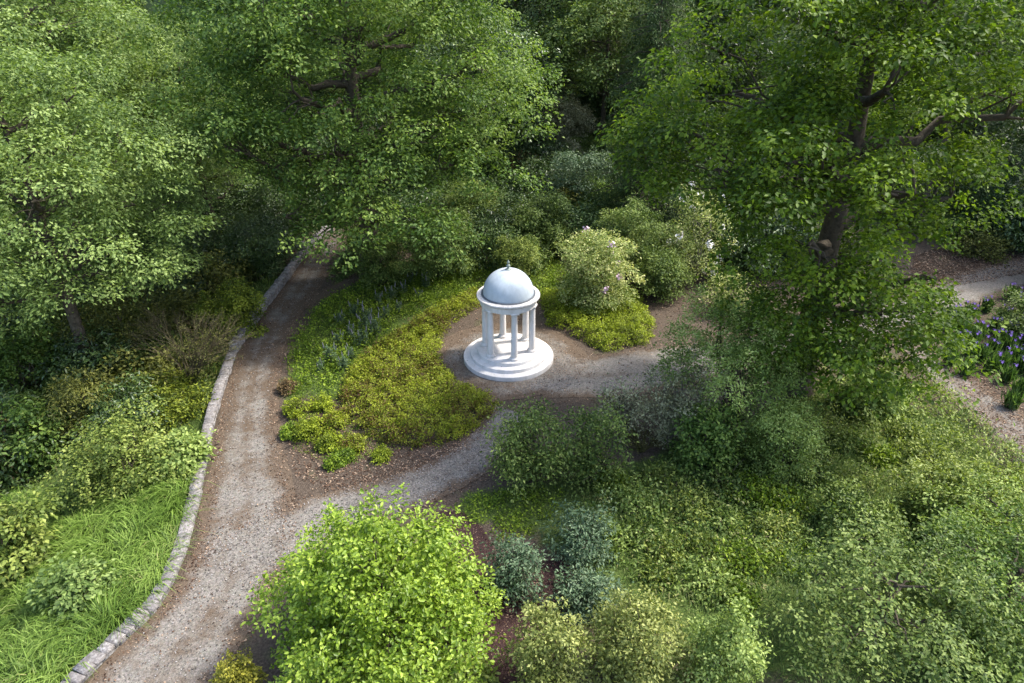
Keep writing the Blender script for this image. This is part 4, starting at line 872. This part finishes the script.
# ------------------------------------------------------------------ IRISES
def iris(loc, rng, nf):
    root = empty('iris_clump', loc); tag(root, 'sword-leaved iris clump with purple flowers beside the right hand path', 'plant', 'purple irises by the right hand path')
    n = 130; a = rng.uniform(0, 6.28, n); r = rng.uniform(0, 0.32, n); P = np.stack([np.cos(a)*r, np.sin(a)*r, np.zeros(n)], 1)
    ax = np.stack([np.cos(a)*0.25, np.sin(a)*0.25, np.ones(n)], 1); V, F, v = leaf_mesh(P, np.stack([np.cos(a), np.sin(a), np.full(n, 0.2)], 1)+rng.normal(0, .3, (n, 3)), ax, rng.uniform(0.6, 1.05, n), np.full(n, 0.06), rng.uniform(0.1, 1, n)); fastmesh('leaves', V, F, L['iris'], v, root)
    fp = None
    for k in range(nf):
        m = 9; aa = np.arange(m)*2.1; o_ = np.stack([np.cos(aa)*0.01, np.sin(aa)*0.01, np.zeros(m)], 1)
        if fp is None:
            V, F, v = leaf_mesh(o_, np.stack([np.cos(aa)*0.4, np.sin(aa)*0.4, np.ones(m)], 1), np.stack([np.cos(aa), np.sin(aa), np.where(np.arange(m) % 2, 1.0, -0.5)], 1), np.full(m, 0.16), np.full(m, 0.12), np.full(m, .5)); fp = fastmesh('flower', V, F, M['purple'], v, root); ob = fp
        else: ob = fp.copy(); COL.objects.link(ob); ob.parent = root
        ob.location = (rng.normal(0, 0.2), rng.normal(0, 0.2), rng.uniform(0.75, 1.0))
    return root
rng = np.random.default_rng(9)
for i, (x, y, nf) in enumerate([(968, 318, 5), (985, 312, 4), (1003, 322, 5), (960, 335, 4), (978, 338, 5), (998, 345, 5), (1016, 330, 5), (950, 352, 2), (970, 356, 2), (1015, 362, 4), (990, 372, 1), (1006, 382, 1), (965, 375, 0), (1018, 395, 0), (1010, 408, 0), (945, 330, 3), (1030, 350, 4), (1028, 375, 1), (955, 322, 4), (972, 345, 3), (990, 355, 4), (1008, 350, 4), (1020, 372, 3), (980, 362, 2), (1000, 368, 3), (1024, 312, 4), (1010, 300, 4), (950, 365, 1), (994, 332, 4), (1012, 340, 4), (962, 345, 3)]):
    iris(G(x, y), rng, nf)

# ------------------------------------------------------------------ WOODLAND BEHIND
def weeping(x, y, h, r, label, seed, leafm='conifer'):
    rng = np.random.default_rng(seed); base = (x, y, float(gz(x, y))); root = empty('conifer_tree', base); tag(root, label, 'tree', 'dark conifers'); C, O = [], []
    tr = Tubes(); tr.add([(0, 0, -.3), (0.05, 0, h*0.4), (0, 0, h*0.75), (0, 0, h)], [0.4, 0.26, 0.13, 0.03], 8); tr.build('trunk', M['bark'], root)
    br = Tubes()
    for k in range(150):
        z = h*rng.uniform(0.06, 0.98); rr = r*(1-(z/h))**0.7*rng.uniform(0.7, 1.1)+0.2; a = rng.uniform(0, 6.28); e = np.array([math.cos(a)*rr, math.sin(a)*rr, z-0.25*rr])
        q = br.curve(rng, (0, 0, z), e, 0.05, 0.015, 5, 0.03, 0.06, 4)
        for t in np.linspace(0.25, 1, max(3, int(rr*4))):
            p = np.array([0, 0, z])*(1-t) + e*t; nd = rng.integers(2, 5)
            for s in range(nd): C.append(p + np.array([rng.normal(0, .25), rng.normal(0, .25), -s*0.22])); O.append((math.cos(a), math.sin(a), 0.2))
    br.build('branches', M['bark'], root)
    V, F, v = clusters_to_leaves(rng, np.array(C), np.array(O, float), 0.36, 22, 0.16, 0.3, flat_=1.0, up=0.3, droop=1.2, cvar=0.8, jitter=0.6); fastmesh('crown', V, F, L[leafm], v, root); return root
w1 = weeping(8.8, 45, 20, 3.6, 'tall dark drooping conifer behind the rotunda left of the oak', 401)
w2 = copy_tree(w1); w2.location = (12, 58, float(gz(12, 58))); w2['label'] = 'dark drooping conifer half hidden behind the taller conifer'; w2.rotation_euler[2] = 2.0
t1 = T('woodland_tree', 2.5, 70, 'dark broadleaf tree at the top centre between the big tree and the conifer', 9.0, (7.5, 6.5, 8.5), 14, 'dark', 0.8, 501, 'woodland trees', trunk_r=0.3, rc=0.6, leaf=0.28, clump=1.6)
t2 = T('woodland_tree', -14, 66, 'mid green woodland tree behind the top left trees', 10.0, (7.5, 6.5, 9.5), 14, 'mid', 0.8, 502, 'woodland trees', trunk_r=0.3, rc=0.6, leaf=0.28, clump=1.6)
t3 = T('light_tree', 28, 45, 'sunlit yellow-green tree behind the oak at the top right', 13.5, (7.5, 6.0, 7.5), 14, 'beech', 1.2, 503, 'woodland trees', trunk_r=0.3)
spots = [(t1, 9, 82, 1.2, 'dark woodland tree beyond the drooping conifer'), (t2, -3, 84, 1.2, 'mid green tree deep in the wood at the top centre'), (t1, -25, 74, 1.15, 'dark tree behind the pale trees at the top left'), (t2, -36, 58, 1.2, 'mid green tree beyond the top left corner tree'),
         (t2, 8, 62, 0.9, 'green tree just behind the drooping conifers'), (t1, -3, 58, 0.8, 'smaller dark tree at the wood edge right of the big central tree'), (t1, 20, 70, 1.2, 'dark tree behind the oak crown'), (t2, 34, 60, 1.1, 'green woodland tree beyond the sunlit tree, top right'), (t1, 42, 46, 1.1, 'dark tree beyond the right edge of the path'), (t2, -44, 84, 1.3, 'green tree far back on the left slope'), (t1, -10, 98, 1.4, 'dark tree far up the slope behind the centre'),
         (t2, 14, 100, 1.4, 'green tree far up the slope behind the conifers'), (t1, 34, 90, 1.4, 'dark tree far up the slope at the right'), (t2, 54, 70, 1.4, 'green tree far back at the right'), (t1, -60, 62, 1.3, 'dark tree far back at the left'), (t2, -34, 104, 1.5, 'green tree far up the slope at the left'), (t1, 62, 104, 1.6, 'dark tree farthest back at the right')]
for i, (src, x, y, s, lab) in enumerate(spots):
    c = copy_tree(src); c.location = (x, y, float(gz(x, y))); c.scale = (s, s, s); c.rotation_euler = (0, 0, i*1.7); c['label'] = lab
for (x, y, lab) in [(-26, 36, 'dark understorey bush beneath the corner tree'), ]:
    pass
# understorey bushes: a few kinds, each copied through the wood and the shade of the left bank
def bush_proto(leafm, sp, a, b, seed, label, group):
    rng = np.random.default_rng(seed); d = dict(SP[sp]); D = d.pop('D')*0.55; d['leaf'] *= 1.5; d['rc'] *= 1.4; d['lpc'] = int(d['lpc']*0.9)
    lb = auto_lobes(rng, (0, 0, b*0.95), (a, a, b), 8, size=(0.36, 0.55), spread=0.6); sk = auto_lobes(rng, (0, 0, b*0.45), (a, a, b*0.5), 5, size=(.4, .5), spread=.6, core=False)
    lb = np.concatenate([lb, sk]); d['rc'] *= 0.8; d['lpc'] = int(d['lpc']*0.6); C, O, cv = clumped(rng, lb, 0.6, D*1.3, 0.05, 0.75, 1.2); V, F, v = clusters_to_leaves(rng, C, O, cv=cv, **d)
    root = empty('woodland_bush', (0, 0, 0)); tag(root, label, 'shrub', group); fastmesh('foliage', V, F, L[leafm], v, root)
    tb = Tubes()
    for l in lb: tb.curve(rng, (0, 0, -.05), l[:3], 0.06, 0.03, 5, 0.05, 0, 5)
    tb.build('stems', M['bark'], root); return root
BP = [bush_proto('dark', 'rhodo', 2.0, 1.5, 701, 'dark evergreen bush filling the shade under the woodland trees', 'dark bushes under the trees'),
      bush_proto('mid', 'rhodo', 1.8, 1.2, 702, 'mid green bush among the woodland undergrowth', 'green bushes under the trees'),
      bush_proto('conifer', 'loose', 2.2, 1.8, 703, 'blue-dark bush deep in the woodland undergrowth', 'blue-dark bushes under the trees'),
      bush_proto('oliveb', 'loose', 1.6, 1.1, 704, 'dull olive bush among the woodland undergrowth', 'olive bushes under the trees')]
rng = np.random.default_rng(88); used = set(); cand = []
pathpts = np.concatenate([cA, cC, cD])
for gyy in [16, 18.6, 21.2, 23.8, 26.4, 29, 31.7, 34.4, 37.2, 40, 43, 46, 49.2, 52.6, 56.2, 60, 64, 69, 75]:
    for gxx in np.arange(-58, 60, 2.7*max(1, gyy/45)):
        x, y = gxx + rng.normal(0, .6), gyy + rng.normal(0, .6); wx = float(wall_x(y)); ok = False
        if y > 47.5 and not (x > 20 and y < 50): ok = True
        if y > 24 and x < wx-2.0 and x > -40: ok = True
        if 40 < y <= 47.5 and 2 < x < 20: ok = True
        if 39 < y <= 47.5 and -6 < x < 3: ok = True
        if 16 < y < 24 and x < wx - 9: ok = True
        if x > 30 and y > 24: ok = True
        dpt = y*0.8746+17*0.4848
        if abs(x)/dpt > 0.86: ok = False
        if ok and np.min(np.hypot(pathpts[:, 0]-x, pathpts[:, 1]-y)) > 2.6: cand.append((x, y))
print('bushes', len(cand))
for i, (x, y) in enumerate(cand):
    k = int(rng.choice(4, p=[.4, .25, .2, .15])); b = BP[k] if k not in used else copy_tree(BP[k]); used.add(k); s_ = rng.uniform(0.7, 1.25)
    b.location = (x, y, float(gz(x, y))-0.05); b.rotation_euler = (0, 0, rng.uniform(0, 6.28)); b.scale = (s_, s_, s_*rng.uniform(.8, 1.2))
print('polys', sum(len(o.data.polygons) for o in bpy.data.objects if o.type == 'MESH'))
